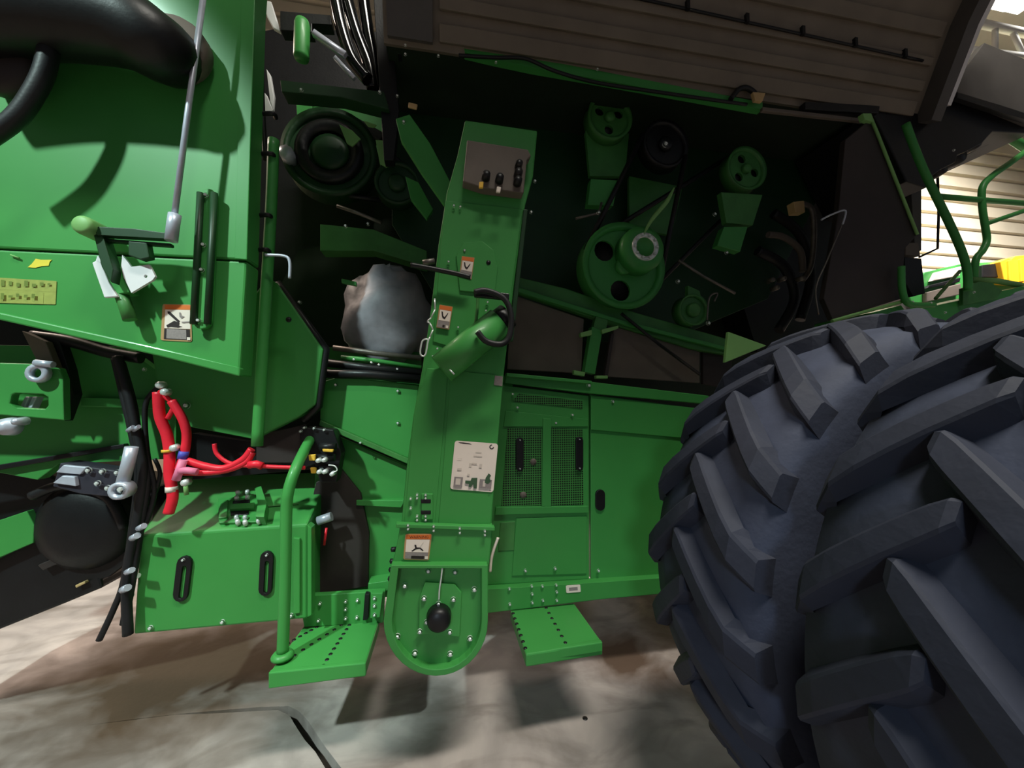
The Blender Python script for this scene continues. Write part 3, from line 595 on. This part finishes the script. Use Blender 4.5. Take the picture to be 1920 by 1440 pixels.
MB().lathe([(.05, -.04), (.072, -.044), (.074, -.03), (.05, -.03)], cc, (0, 1, 0), ZINC, 24).build('bright_ring', hb, 'bright metal ring')
for i in range(10):
    t = i*.628; o = bpy.data.objects.new('bolt', BOLT); place(o, cc+Vector((.061*math.cos(t), -.046, .061*math.sin(t))), hb, None, .009)
tb('grease_pipe', [(1207, 440), (1222, 412), (1250, 378), (1264, 352)], [.004, .010, .012, .004], PALEG, hb, None, 8, True, 1.82)
p2, _ = pulley((1142, 222), 2.05, .135, 'upper idler pulley with three openings, near the elevator', 3, .22, GREEN2, .06, .2, .5, .5)
pl('idler_arm', [(1098, 245), (1180, 250), (1172, 330), (1106, 330)], 2.1, .03, GREEN2, C, 'idler arm below the upper pulley')
pl('tension_pad', [(1108, 335), (1160, 338), (1150, 386), (1102, 384)], 2.0, .05, GREEN, C, 'small lighter green tension pad')
tb('tension_rod', [(1128, 380), (1122, 400), (1080, 410)], .007, DULL, C, None, 8, False, 1.95); bolts([(1122, 399)], 1.94, C, .011)
p3, _ = pulley((1397, 318), 2.05, .135, 'upper idler pulley with three openings, near the black sheet', 3, .22, GREEN2, .06, .2, .5, 1.9)
pl('idler_arm', [(1352, 360), (1430, 365), (1412, 422), (1362, 418)], 2.0, .04, GREEN2, C, 'idler arm below the right-hand pulley')
pl('tension_pad', [(1358, 425), (1402, 425), (1388, 472), (1345, 460), (1350, 445)], 1.98, .05, GREEN, C, 'lighter green tension pad over the belt'); bolts([(1362, 474), (1340, 402)], 1.95, C, .011)
p4, _ = pulley((1246, 272), 2.0, .14, 'black pulley with a bright centre nut', 0, .3, BLACK, .06); bolts([(1247, 271)], 1.96, p4, .016, 'centre_nut')
p5, _ = pulley((1298, 582), 1.93, .088, 'small green pulley beside the large one', 0, .45, GREEN2, .06); bolts([(1271, 528), (1328, 606)], 1.9, C, .012)
pl('small_bracket', [(1290, 535), (1312, 545), (1320, 580), (1290, 575)], 1.96, .03, GREEN2, C)
tb('push_rod', [(1272, 488), (1318, 518), (1378, 550)], .008, DULL, C, None, 8, False, 1.9)
tb('spring_hook', [(1339, 565), (1345, 550), (1330, 558), (1326, 600)], .005, DULL, C, None, 6, True, 1.9)
pl('inner_plate', [(1180, 330), (1280, 350), (1260, 440), (1180, 430)], 2.2, .03, GREEN2, C)
def belt(a, b, ra, rb, Y, m=BLACK):
    A, B = P(*a, Y), P(*b, Y); d = (B-A); nrm = Vector((-d.z, 0, d.x)).normalized()
    for s in (-1, 1): MB().tube([A+nrm*ra*s, B+nrm*rb*s], .014, m, 6, False).build('drive_belt', C)
belt((1168, 500), (1246, 272), .23, .14, 1.98); belt((1168, 500), (1397, 318), .22, .12, 2.12)
# left pulley group
p6, c6 = pulley((620, 288), 2.15, .24, 'big dark pulley left of the diagonal brace', 0, .4, DARKG, .08); MB().lathe([(.11, -.03), (.15, -.04), (.17, -.03), (.17, 0), (.11, 0)], c6, (0, 1, 0), BLACK, 28).build('inner_ring', p6)
p7, _ = pulley((745, 345), 2.1, .115, 'small dark pulley under the brace', 0, .4, DARKG, .06)
belt((620, 288), (745, 345), .23, .11, 2.2)
tb('bright_link', [(632, 386), (672, 400), (715, 418)], .009, DULL, C, None, 8, False, 2.0)
pl('rear_green_panel', [(560, 195), (600, 185), (730, 200), (742, 316), (690, 330), (560, 300)], 2.55, .03, GREEN, C, 'green panel glimpsed behind the big pulley')
pl('belt_cover', [(600, 190), (660, 215), (722, 250), (712, 262), (655, 232), (596, 214)], 2.3, .05, BLACK, C)
pl('cross_beam', [(525, 150), (720, 172), (730, 205), (640, 182), (528, 172)], 1.92, .08, DARKG, C, 'dark green cross beam')
bolts([(565, 169), (712, 173)], 1.91, C, .009)
MB().lathe([(0, -.10), (.032, -.095), (.036, -.08), (.036, .08), (.03, .1), (0, .1)], P(566, 76, 2.0), (0, 0, 1), GREEN, 20).build('green_canister', C, 'small upright green canister')
tb('support_bar', [(588, 62), (648, 104)], .018, STEEL, C, 'flat bright support bar', 4, False, 1.96); tb('support_bar', [(628, 108), (665, 148)], .013, STEEL, C, 'short bright support bar', 4, False, 1.96)
pl('top_beam', [(525, 20), (620, 28), (622, 46), (585, 44), (585, 60), (525, 56)], 2.02, .06, BLACK, C)
for i, pts in enumerate(([(628, -10), (640, 50), (660, 110), (690, 150)], [(648, -10), (668, 60), (690, 120), (700, 170)], [(680, -10), (690, 60), (700, 110), (712, 190)])):
    tb('glossy_hose', pts, .032, GLOSSB, C, None, 10, True, 2.0+.03*i)
MB().lathe([(0, -.03), (.035, -.02), (.04, .05)], P(538, 288, 2.1), (0, 1, 0), STEEL, 8).build('bright_fitting', C, 'crumpled bright metal fitting')
pl('inner_post', [(555, 190), (585, 190), (580, 275), (560, 275)], 2.35, .04, GREEN, C)
tb('loom', [(488, 40), (490, 120), (492, 200), (498, 300)], .012, BLACK, C, None, 8, True, 2.0)
for q in ([(499, 128), (507, 140), (514, 180), (512, 206), (506, 190)], [(489, 165), (500, 178), (512, 205), (506, 214), (490, 205)], [(494, 0), (508, 2), (520, 40), (526, 60), (512, 52), (500, 30)]):
    pl('gap_light_shard', q, 2.05, .02, WHITE, C, None, .004)  # white shards stand in for the bright hall seen through the gap
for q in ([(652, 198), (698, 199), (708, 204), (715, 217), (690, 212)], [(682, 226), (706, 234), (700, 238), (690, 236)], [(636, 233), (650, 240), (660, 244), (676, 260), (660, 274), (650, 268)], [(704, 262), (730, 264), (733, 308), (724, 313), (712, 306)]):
    pl('painted_lit_patch', q, 2.06, .01, PALEG, C, None, .001)  # pale plates paint in the green parts lit from behind
# black tank with glossy film
bgm = MB(); cen = P(730, 600, 2.15); vs = []; fs = []; nu, nv = 22, 14
for i in range(nv+1):
    ph = math.pi*i/nv
    for j in range(nu):
        th = 2*math.pi*j/nu; k = 1+.09*math.sin(3*th+5*ph)+.06*math.sin(5*th-3*ph+1)
        x = math.sin(ph)*math.cos(th); y = math.sin(ph)*math.sin(th); z = math.cos(ph)
        vs.append(cen+Vector((x*.235*k, y*.16*k, z*.27*k)))
for i in range(nv):
    for j in range(nu): fs.append([i*nu+j, i*nu+(j+1) % nu, (i+1)*nu+(j+1) % nu, (i+1)*nu+j])
bgm.add(vs, fs, BAG, True); bgm.build('film_wrapped_tank', C, 'bulging black film-covered tank left of the elevator')
for i, (pts, m, r) in enumerate((([(625, 652), (700, 662), (790, 672)], DULL, .014), ([(640, 670), (700, 676), (790, 690)], GREEN, .012), ([(610, 680), (690, 690), (790, 700)], BLACK, .02), ([(600, 700), (690, 702), (790, 712)], BLACK, .022))):
    tb('cross_pipe', pts, r, m, C, None, 8, False, 2.0-.02*i)
bolts([(664, 674), (697, 680), (711, 684), (745, 692), (612, 656), (562, 567), (648, 424), (690, 420)], 1.95, C, .009)
pl('dark_floor_plate', [(600, 650), (790, 660), (790, 715), (600, 715)], 2.1, .03, GREEN2, C)
pl('upper_duct', [(600, 420), (700, 430), (800, 470), (800, 500), (700, 470), (600, 470)], 2.2, .1, GREEN2, C)
pl('tank_bracket', [(640, 522), (668, 528), (668, 536), (640, 530)], 2.0, .02, GREEN, C)

# --- body above the hinge line
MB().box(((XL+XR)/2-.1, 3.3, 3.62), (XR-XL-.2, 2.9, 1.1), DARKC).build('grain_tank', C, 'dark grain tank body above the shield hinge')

# --- large left side panels
PY_ = 1.60
lp = pl('rear_side_panel', [(-700, -400), (507, -400), (487, -120), (478, 0), (463, 487), (-700, 431)], PY_, .10, GREEN, C, 'upper green rear side panel', .008)
pl('panel_crease', [(462, -120), (487, -120), (478, 0), (463, 487), (440, 485), (452, 0)], PY_-.006, .008, GREEN, lp, None, .003)
ll = pl('rear_side_panel', [(-560, 441), (463, 490), (449, 706), (300, 668), (0, 600), (-260, 545), (-560, 482)], PY_+.006, .10, GREEN, C, 'lower green rear side panel with stickers', .008)
pl('panel_hem', [(449, 706), (300, 668), (0, 600), (-260, 545), (-260, 532), (0, 586), (300, 653), (450, 690)], PY_-.008, .03, GREEN, ll, None, .005)
sd = pl('body_corner', [(280, 640), (470, 560), (500, 520), (520, 530), (606, 655), (592, 758), (560, 782), (476, 824), (352, 800), (292, 715)], 1.86, .06, GREEN, C, 'green lower body corner under the side panel', .008)
tb('corner_edge', [(520, 530), (612, 655), (598, 762), (570, 790)], .016, BLACK, sd, None, 8, False, 1.88)
bolts([(350, 760)], 1.855, sd, .014); bolts([(271, 693)], 1.85, sd, .008); MB().lathe([(0, 0), (.012, 0), (.012, .01)], P(541, 599, 1.858), (0, 1, 0), BLACK, 10).build('plug_hole', sd)
# upright rod with its brackets
rd = tb('upright_rod', [(513, 262), (508, 400), (496, 600), (482, 836)], .0215, GREEN, C, 'tall thin green rod beside the side panel', 12, True, 1.72)
for v, u in ((290, 512), (405, 507), (470, 504), (215, 515)): tb('rod_bracket', [(474, v, 1.70), (u-4, v-2, 1.69), (u+2, v+6, 1.72)], .009, BLACK, rd, None, 8, True)
tb('hook_rod', [(497, 478), (532, 480), (543, 490), (543, 522)], .006, STEEL, rd, 'bright bent hook rod', 8, True, 1.66)
# gas strut, lever and white bracket on the panel
gs = tb('long_strut', [(386, -40), (355, 190), (327, 405)], .0095, STEEL, C, 'long bright strut rod', 10, False, 1.50)
tb('strut_end', [(328, 402), (325, 420), (321, 452)], .019, STEEL, gs, None, 12, False, 1.50)
lv = pl('latch_lever', [(176, 424), (250, 428), (324, 438), (322, 448), (180, 440)], 1.50, .03, DARKG, C, 'dark green latch lever', .003)
pl('lever_link', [(190, 446), (320, 456), (320, 462), (190, 452)], 1.52, .02, DARKG, lv); pl('lever_arm', [(174, 436), (192, 440), (212, 505), (208, 530), (190, 500)], 1.505, .04, DARKG, lv)
MB().lathe([(0, -.035), (.02, -.035), (.029, -.03), (.031, -.02), (.031, .06)], P(168, 428, 1.51), (0, 1, 0), PALEG, 20).build('pivot_tube', lv, 'pale tube end')
pl('lever_lug', [(240, 452), (275, 455), (280, 482), (262, 486), (240, 478)], 1.51, .03, DARKG, lv)
wb = pl('white_bracket', [(229, 478), (240, 492), (246, 500), (280, 496), (291, 518), (286, 525), (246, 549), (232, 520), (227, 500)], 1.535, .01, WHITE, C, 'white angled bracket plate', .002, [disc((273, 518), 3.2, 10)])
pl('bracket_leg', [(172, 492), (186, 486), (204, 530), (220, 556), (195, 558)], 1.53, .012, WHITE, wb); pl('bracket_foot', [(182, 478), (192, 490), (186, 494), (178, 490)], 1.53, .012, WHITE, wb)
pl('pivot_block', [(206, 500), (228, 500), (242, 548), (216, 552)], 1.54, .05, GREEN, wb)
tb('drop_tube', [(225, 545), (236, 575), (244, 600)], .02, GREEN2, wb, None, 12, False, 1.56)
chn = pl('bolt_strip', slot((383, 485), 17, 132, .045), 1.575, .02, GREEN, C, 'upright strip with bolts on the side panel', .003)
for dx in (-13, 13): tb('side_bar', [(389+dx, 362, 1.57), (383+dx, 485, 1.57), (376+dx, 608, 1.57)],   .012, DARKG, chn, None, 8, False)
bolts([(386, 366), (381, 459), (378, 506), (372, 601)], 1.57, chn, .009)
decal('warning_decal', ll, [(305, 570), (358, 571), (360, 641), (301, 638)], PY_+.004, [
    (R4(.08, .02, .97, .14), ORANGE), (R4(.1, .15, .96, .66), LABELW), (R4(.1, .67, .94, .96), INK), (R4(.18, .68, .82, .94), GREYI),
    ([(.18, .2), (.26, .2), (.62, .46), (.56, .5), (.2, .26)], INK), ([(.16, .58), (.42, .45), (.6, .5), (.58, .58), (.7, .6), (.55, .63), (.3, .62), (.2, .64)], INK), ([(.58, .22), (.64, .22), (.66, .3), (.78, .33), (.66, .38), (.6, .34)], GREYI), ([(.66, .47), (.95, .45), (.95, .48), (.68, .5)], GREYI), (R4(.84, .88, .95, .96), LABELW)],
    'orange-framed warning sticker by the bolt strip', FRAMEI, .06)
lay = [(R4(0, .0, 1, .47), OLIVE), (R4(0, .53, .86, 1), OLIVE)]
for r in (0, 1):
    for k in range(11):
        x = .02+k*.088; 
        if r and x > .8: break
        y = .05+r*.53; h = random.uniform(.14, .3); lay.append((R4(x, y+random.uniform(0, .12), x+random.uniform(.03, .05), y+h), OLIVED))
decal('yellow_lettering', ll, [(-60, 517), (106, 527), (104, 571), (-60, 566)], PY_+.004, lay, 'faded yellow lettering in two lines', OLIVE, .02)
mb = MB()
em = [(52, 501), (60, 494), (67, 485), (76, 487), (97, 487), (93, 491), (91, 498), (78, 499), (66, 502)]
mb.prism(Q(em, PY_+.004), (0, .0012, 0), YELINK); mb.build('yellow_emblem', ll, 'small yellow emblem'); tb('small_bracket', [(20, 478), (36, 484)], .003, PALEG, ll, None, 6, False, PY_)

# --- black duct and ring at the top left corner
dk = MB().tube([P(-120, 40, 1.46), P(0, 28, 1.455), P(120, 32, 1.45), P(230, 52, 1.45), P(295, 88, 1.47), P(318, 102, 1.54)], [.12, .12, .12, .115, .105, .10], BLACK, 20).build('black_duct', C, 'thick black rounded duct in the upper corner')
MB().lathe([(.02, -.02), (.105, -.02), (.115, 0), (.115, .04), (.10, .05)], P(322, 88, 1.54), (0, 1, 0), GREYP, 28).build('duct_flange', dk, 'grey round flange')
tb('curved_hose', [(95, 70), (84, 130), (60, 180), (25, 225), (-40, 270)], .026, HOSE, C, 'curved black hose below the duct', 12, True, 1.45)
MB().lathe([(0, -.02), (.075, -.02), (.095, .0), (.095, .03)], P(2, 120, 1.50), (0, 1, 0), SHEET, 28).build('grey_cap', C, 'grey round cap inside the hose curve')
for q in ([(347, 40), (356, 55), (352, 62), (345, 48)], [(336, 122), (348, 138), (345, 146), (335, 128)]): pl('panel_clip', q, 1.58, .02, GREEN2, lp)

# --- lower left body, bracket, linkage and hoses
lb = pl('lower_rear_body', [(-500, 640), (230, 650), (330, 720), (330, 860), (110, 870), (70, 900), (-200, 850), (-500, 800)], 1.88, .05, GREEN, C, 'green lower rear body')
pl('body_rail', [(150, 745), (330, 750), (330, 768), (150, 762)], 1.855, .025, GREEN, lb); pl('diagonal_edge', [(-200, 905), (0, 871), (232, 832), (232, 840), (0, 881), (-200, 918)], 1.855, .025, BLACK, lb)
hg = pl('hitch_plate', [(-200, 675), (60, 682), (110, 690), (118, 710), (120, 788), (0, 778), (-200, 770)], 1.73, .03, GREEN, C, 'green hitch plate with a long slot', .004, [[(22, 740), (28, 737), (80, 739), (90, 745), (90, 760), (84, 767), (30, 764), (18, 757)]])
for dx in (38, 52): pl('slot_pin', [(dx+8, 744), (dx+17, 744), (dx+7, 766), (dx-2, 765)], 1.77, .03, STEEL, hg)
MB().lathe([(.018, -.02), (.034, -.02), (.036, 0), (.018, 0)], P(77, 700, 1.72), (0, 1, 0), STEEL, 16).build('bushing', hg, 'bright bushing')
tb('bushing_pin', [(66, 680), (100, 684)], .012, STEEL, hg, None, 8, False, 1.70)
MB().lathe([(0, -.025), (.018, -.025), (.022, -.012), (.030, -.010), (.034, .02)], P(14, 800, 1.715), (0, 1, 0), STEEL, 20).build('pivot_nut', hg, 'bright pivot nut'); MB().lathe([(0, -.03), (.012, -.02), (.016, .02)], P(38, 790, 1.70), (0, 1, 0), STEEL, 8).build('small_nut', hg)
pl('dark_hanger', [(60, 625), (110, 636), (128, 690), (138, 740), (120, 790), (118, 690), (80, 680)], 1.80, .04, BLACK, C); pl('dark_hanger', [(40, 620), (85, 640), (105, 690), (70, 680)], 1.77, .03, GREYP, C)
tb('upper_loom', [(60, 630), (130, 640), (200, 660), (265, 672)], .022, BLACK, C, None, 10, True, 1.82)
pl('linkage_block', [(112, 868), (228, 884), (232, 934), (150, 926), (98, 912)], 1.78, .08, LINKM, C, 'dark linkage block', .004)
lk = bpy.data.objects['linkage_block']; pl('light_end', [(118, 872), (162, 876), (150, 890), (104, 886)], 1.77, .02, STEEL, lk); pl('light_end', [(116, 892), (140, 894), (142, 912), (98, 906)], 1.765, .02, STEEL, lk); bolts([(183, 906), (202, 915), (166, 882), (192, 884), (220, 886)], 1.77, lk, .011)
la = tb('linkage_arm', [(247, 838), (240, 870), (228, 914)], .021, STEEL, C, 'bright linkage arm with an eye end', 10, False, 1.72)
MB().lathe([(.018, -.02), (.032, -.02), (.034, 0), (.032, .03), (.018, .03)], P(228, 919, 1.71), (0, 1, 0), STEEL, 18).build('arm_eye', la); bolts([(228, 917)], 1.69, la, .014)
sp = pl('straw_spreader', [(-220, 905), (0, 880), (60, 872), (110, 900), (240, 930), (246, 1050), (205, 1082), (188, 1086), (192, 1102), (120, 1132), (0, 1180), (-220, 1275)], 2.0, .4, BLACK, C, 'black straw spreader low at the rear', .01)
pl('spreader_wing', [(-60, 990), (0, 975), (50, 958), (64, 985), (62, 1018), (0, 1045), (-60, 1075)], 1.96, .03, GREEN, sp, 'small green wing plate'); pl('spreader_bar', [(70, 1060), (190, 1008), (200, 1016), (80, 1070)], 1.97, .03, SHEET, sp)
MB().lathe([(0, -.05), (.10, -.05), (.16, -.03), (.19, .0), (.19, .1)], P(160, 985, 1.99), (0, 1, 0), BLACK, 28).build('spreader_disc', sp)
tb('spreader_hose', [(60, 930), (120, 910), (200, 930), (235, 990)], .02, HOSE, sp, None, 8, True, 1.95)
pl('pale_gap_plate', [(140, 1098), (158, 1090), (160, 1094), (142, 1103)], 1.98, .02, TAN, sp)
for i, (pts, r) in enumerate((([(220, 668), (238, 730), (254, 800), (268, 880), (256, 980), (238, 1080), (240, 1190)], .017), ([(214, 672), (230, 740), (246, 810), (258, 890), (246, 1000), (232, 1090), (214, 1140), (186, 1200)], .011), ([(228, 680), (250, 760), (262, 840), (276, 900), (262, 1000), (246, 1100), (232, 1170)], .013), ([(300, 722), (275, 752), (272, 800), (278, 860), (290, 920), (275, 980)], .009), ([(262, 880), (285, 930), (300, 890), (290, 860)], .007))):
    tb('black_hose', pts, r, HOSE, C, 'black hose hanging down past the toolbox' if i == 0 else None, 10, True, 1.785+.005*i)
for u, v, rr in ((262, 990, .011), (250, 1008, .012), (240, 1072, .011), (232, 1105, .013), (242, 806, .008), (253, 805, .008)): MB().lathe([(0, -.01), (rr, -.008), (rr, .03)], P(u, v, 1.76), (.8, -.5, .4), STEEL, 8).build('hose_fitting', C)
# red hoses
rh = [([(297, 735), (300, 780), (313, 815), (318, 850), (318, 890), (324, 930), (316, 962)], .019, 'thick red hose dropping to the toolbox lid'), ([(322, 752), (342, 785), (350, 815), (346, 850), (336, 880)], .016, 'red hose looping beside the thick one'), ([(300, 732), (312, 745), (326, 760), (314, 785)], .009, None), ([(352, 864), (385, 874), (420, 878), (455, 862), (472, 842)], .014, 'red hose sweeping to the right, upper'), ([(345, 886), (390, 886), (430, 880), (462, 866), (474, 848)], .012, 'red hose sweeping to the right, lower'), ([(402, 832), (406, 850), (425, 866), (450, 872), (480, 874)], .008, None), ([(484, 874), (530, 876), (572, 877)], .008, None)]
for pts, r, l in rh: tb('red_hose', pts, r, RED, C, l, 10, True, 1.74)
tb('hose_joint', [(466, 872), (480, 870), (492, 874)], .015, RED, C, None, 10, False, 1.73)
tb('pink_sleeve', [(344, 862), (336, 884), (330, 900)], .015, PINK, C, 'pink sleeve', 10, False, 1.72); tb('pink_sleeve', [(336, 882), (352, 882), (370, 885)], .013, PINK, C, 'pink sleeve lying level', 10, False, 1.715)
tb('blue_tape', [(345, 846), (342, 860)], .0175, BLUE, C, 'blue tape band', 10, False, 1.735); tb('white_tape', [(322, 912), (322, 922)], .021, LABELW, C, 'white tape band', 10, False, 1.74); tb('yellow_tape', [(314, 843), (314, 848)], .0195, YEL, C, None, 10, False, 1.735)
for u, v in ((326, 840), (300, 722), (309, 735), (347, 905)): MB().lathe([(0, -.012), (.013, -.008), (.015, .02)], P(u, v, 1.72), (0, 1, 0), ZINC, 8).build('hose_clamp', C)
tb('clamp_stem', [(347, 905), (350, 928)], .008, PALEG, C, None, 8, False, 1.72)
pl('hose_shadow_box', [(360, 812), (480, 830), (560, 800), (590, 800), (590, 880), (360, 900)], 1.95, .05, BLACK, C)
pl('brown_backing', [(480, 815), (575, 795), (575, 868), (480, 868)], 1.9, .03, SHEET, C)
# valve cluster with yellow tags
vc = pl('valve_block', [(562, 800), (625, 806), (640, 850), (630, 905), (600, 905), (590, 870), (562, 880)], 1.86, .08, BLACK, C, 'black valve block with yellow tags', .004)
for q in ([(578, 853), (591, 852), (590, 864), (579, 864)], [(581, 877), (592, 877), (592, 888), (583, 888)], [(604, 842), (625, 843), (624, 848), (605, 847)]): pl('yellow_tag', q, 1.78, .015, YEL, vc, 'yellow tag')
for u, v in ((598, 863), (609, 862), (600, 884), (610, 884), (624, 888)): MB().lathe([(0, -.02), (.009, -.018), (.011, .02)], P(u, v, 1.78), (0, 1, 0), ZINC, 10).build('coupling', vc)
for v in (858, 881): tb('coupler', [(592, v), (628, v)], .016, BLACK, vc, None, 10, False, 1.81)
tb('hook_wire', [(616, 872), (628, 874), (632, 882), (624, 886)], .003, ZINC, vc, None, 6, True, 1.77)
tb('top_coupler', [(600, 838), (630, 838)], .018, BLACK, vc, None, 10, False, 1.83)
bolts([(571, 802), (589, 803), (608, 806), (564, 809), (676, 830, 1.93)], 1.85, vc, .008)
# panels left of the elevator
bpn = pl('bright_panel', [(602, 716), (640, 705), (786, 722), (770, 862), (600, 788)], 1.96, .03, GREEN, C, 'brightly lit green panel left of the elevator', .006)
bolts([(630, 722), (746, 733), (746, 793)], 1.955, bpn, .0095)
pl('panel_edge', [(600, 788), (770, 862), (769, 872), (598, 798)], 1.94, .04, GREEN2, bpn)
lwp = pl('lower_side_panel', [(590, 800), (768, 876), (745, 1115), (590, 1130)], 2.0, .03, GREEN, C, 'green lower panel behind the step', .004)
pl('panel_ledge', [(668, 938), (760, 938), (752, 952), (668, 948)], 1.97, .05, GREEN, lwp); pl('sill', [(690, 1094), (745, 1086), (738, 1108), (690, 1112)], 1.92, .08, GREEN, lwp)
pl('painted_shadow', [(592, 905), (640, 880), (676, 925), (692, 1000), (690, 1100), (560, 1120), (572, 1000)], 1.98, .03, SHEET, C, 'brown-black sheet painted as the shadow behind the toolbox')  # dark sheet shaped as the shadow cast on the lower panel
MB().tube([P(596, 977, 1.9), P(622, 968, 1.9)], .02, STEEL, 12, False).build('short_shaft', C); tb('red_wire', [(612, 990), (608, 1022)], .006, RED, C, None, 6, False, 1.9)
# toolbox
TBY = 1.82
ft = [P(262, 1005, TBY), P(576, 984, TBY), P(576, 1160, TBY), P(250, 1190, TBY)]
bk = [P(338, 893, 2.12), P(622, 884, 2.12)]
tbx = MB()
z0 = ft[3].z; xl0, xr0 = ft[0].x, ft[1].x; vsb = [ft[0], ft[1], ft[2], ft[3], bk[0], bk[1], Vector((bk[1].x, 2.12, ft[2].z)), Vector((bk[0].x, 2.12, ft[3].z))]
tbx.add(vsb, [[0, 1, 2, 3], [0, 4, 5, 1], [1, 5, 6, 2], [0, 3, 7, 4], [4, 7, 6, 5], [3, 2, 6, 7]], GREEN)
tx = tbx.build('toolbox', C, 'green steel toolbox with two upright handle slots', .008)
for c, hw, hh, ln in (((341, 1086), 14, 43, .12), ((498, 1076), 12.5, 42, .05)):
    h = pl('handle_slot', slot(c, hw, hh, ln), TBY-.012, .02, BLACK, tx, 'black upright handle slot', .002, [slot((c[0]+1, c[1]+6), hw*.3, hh*.72, ln)])
    pl('slot_inlay', slot((c[0]+1, c[1]+6), hw*.28, hh*.7, ln), TBY-.002, .006, GREEN, h); bolts([(c[0]+2, c[1]-hh+7)], TBY-.014, h, .007)
bolts([(282, 1177), (417, 1166), (546, 1154)], TBY-.004, tx, .0095)
for u, v in ((263, 986), (254, 1010), (252, 1080), (240, 1117)): MB().lathe([(0, -.012), (.009, -.01), (.010, .02)], P(u, v, TBY-.01), (1, -.4, .2), ZINC, 8).build('side_bolt', tx)
pl('end_strip', [(550, 1008), (562, 1010), (562, 1150), (550, 1152)], TBY-.012, .02, GREEN, tx, None, .003); pl('end_flange', [(576, 984), (584, 990), (584, 1154), (576, 1158)], TBY-.02, .05, GREEN, tx)
# latch lying on the sloping lid
def LID(u, v):
    """point of the toolbox lid plane on a line of sight"""
    n = (ft[1]-ft[0]).cross(bk[0]-ft[0]).normalized(); d = FW+RT*((u-960)/F)+UP*((720-v)/F); return CAM+d*((ft[0]-CAM).dot(n)/d.dot(n)), (n if n.z > 0 else -n)
def lidplate(name, pts, h0, h1, m, parent):
    pp = []; 
    for u, v in pts: p, n = LID(u, v); pp.append(p+n*h0)
    return MB().prism(pp, n*(h1-h0), m).build(name, parent, None, .002)
lt = lidplate('lid_latch', [(410, 938), (488, 930), (486, 982), (412, 984)], 0, .012, GREEN, tx); lt['label'] = 'green hinged latch on the toolbox lid'
lidplate('latch_plate', [(416, 944), (430, 943), (428, 976), (412, 978)], .012, .02, GREEN, lt)
for q in ([(438, 944), (470, 941), (470, 950), (438, 953)], [(434, 964), (468, 962), (468, 969), (434, 971)]): lidplate('latch_gap', q, .0125, .016, BLACK, lt)
for q in ([(436, 954), (480, 951), (480, 961), (434, 963)],): lidplate('latch_bar', q, .014, .03, GREEN, lt)
for u, v in ((448, 930), (466, 929), (446, 940), (466, 939), (446, 977), (462, 977), (462, 986), (448, 985), (488, 963), (487, 983)):
    p, n = LID(u, v); MB().lathe([(0, .024), (.008, .022), (.010, .012), (.010, 0)], p+n*.008, n, ZINC, 8).build('latch_bolt', lt)
lidplate('latch_stand', [(482, 930), (494, 926), (505, 958), (500, 985), (484, 984), (488, 958)], 0, .05, GREEN, lt)
lidplate('lid_seam', [(500, 948), (560, 943), (560, 946), (500, 951)], .0, .003, GREEN2, tx)
# bent grab rail by the toolbox
tb('grab_rail', [(585, 818, 1.9), (572, 842, 1.8), (554, 880, 1.70), (541, 920, 1.67), (537, 960, 1.67), (535, 1060, 1.67), (533, 1140, 1.67), (530, 1224, 1.67)], .021, GREEN, C, 'bent green grab rail standing on the step', 14)
MB().lathe([(.03, 0), (.04, -.012), (.04, -.02)], P(530, 1222, 1.67), (0, 0, 1), GREEN, 16).build('rail_foot', C)

bpy.context.view_layer.update()
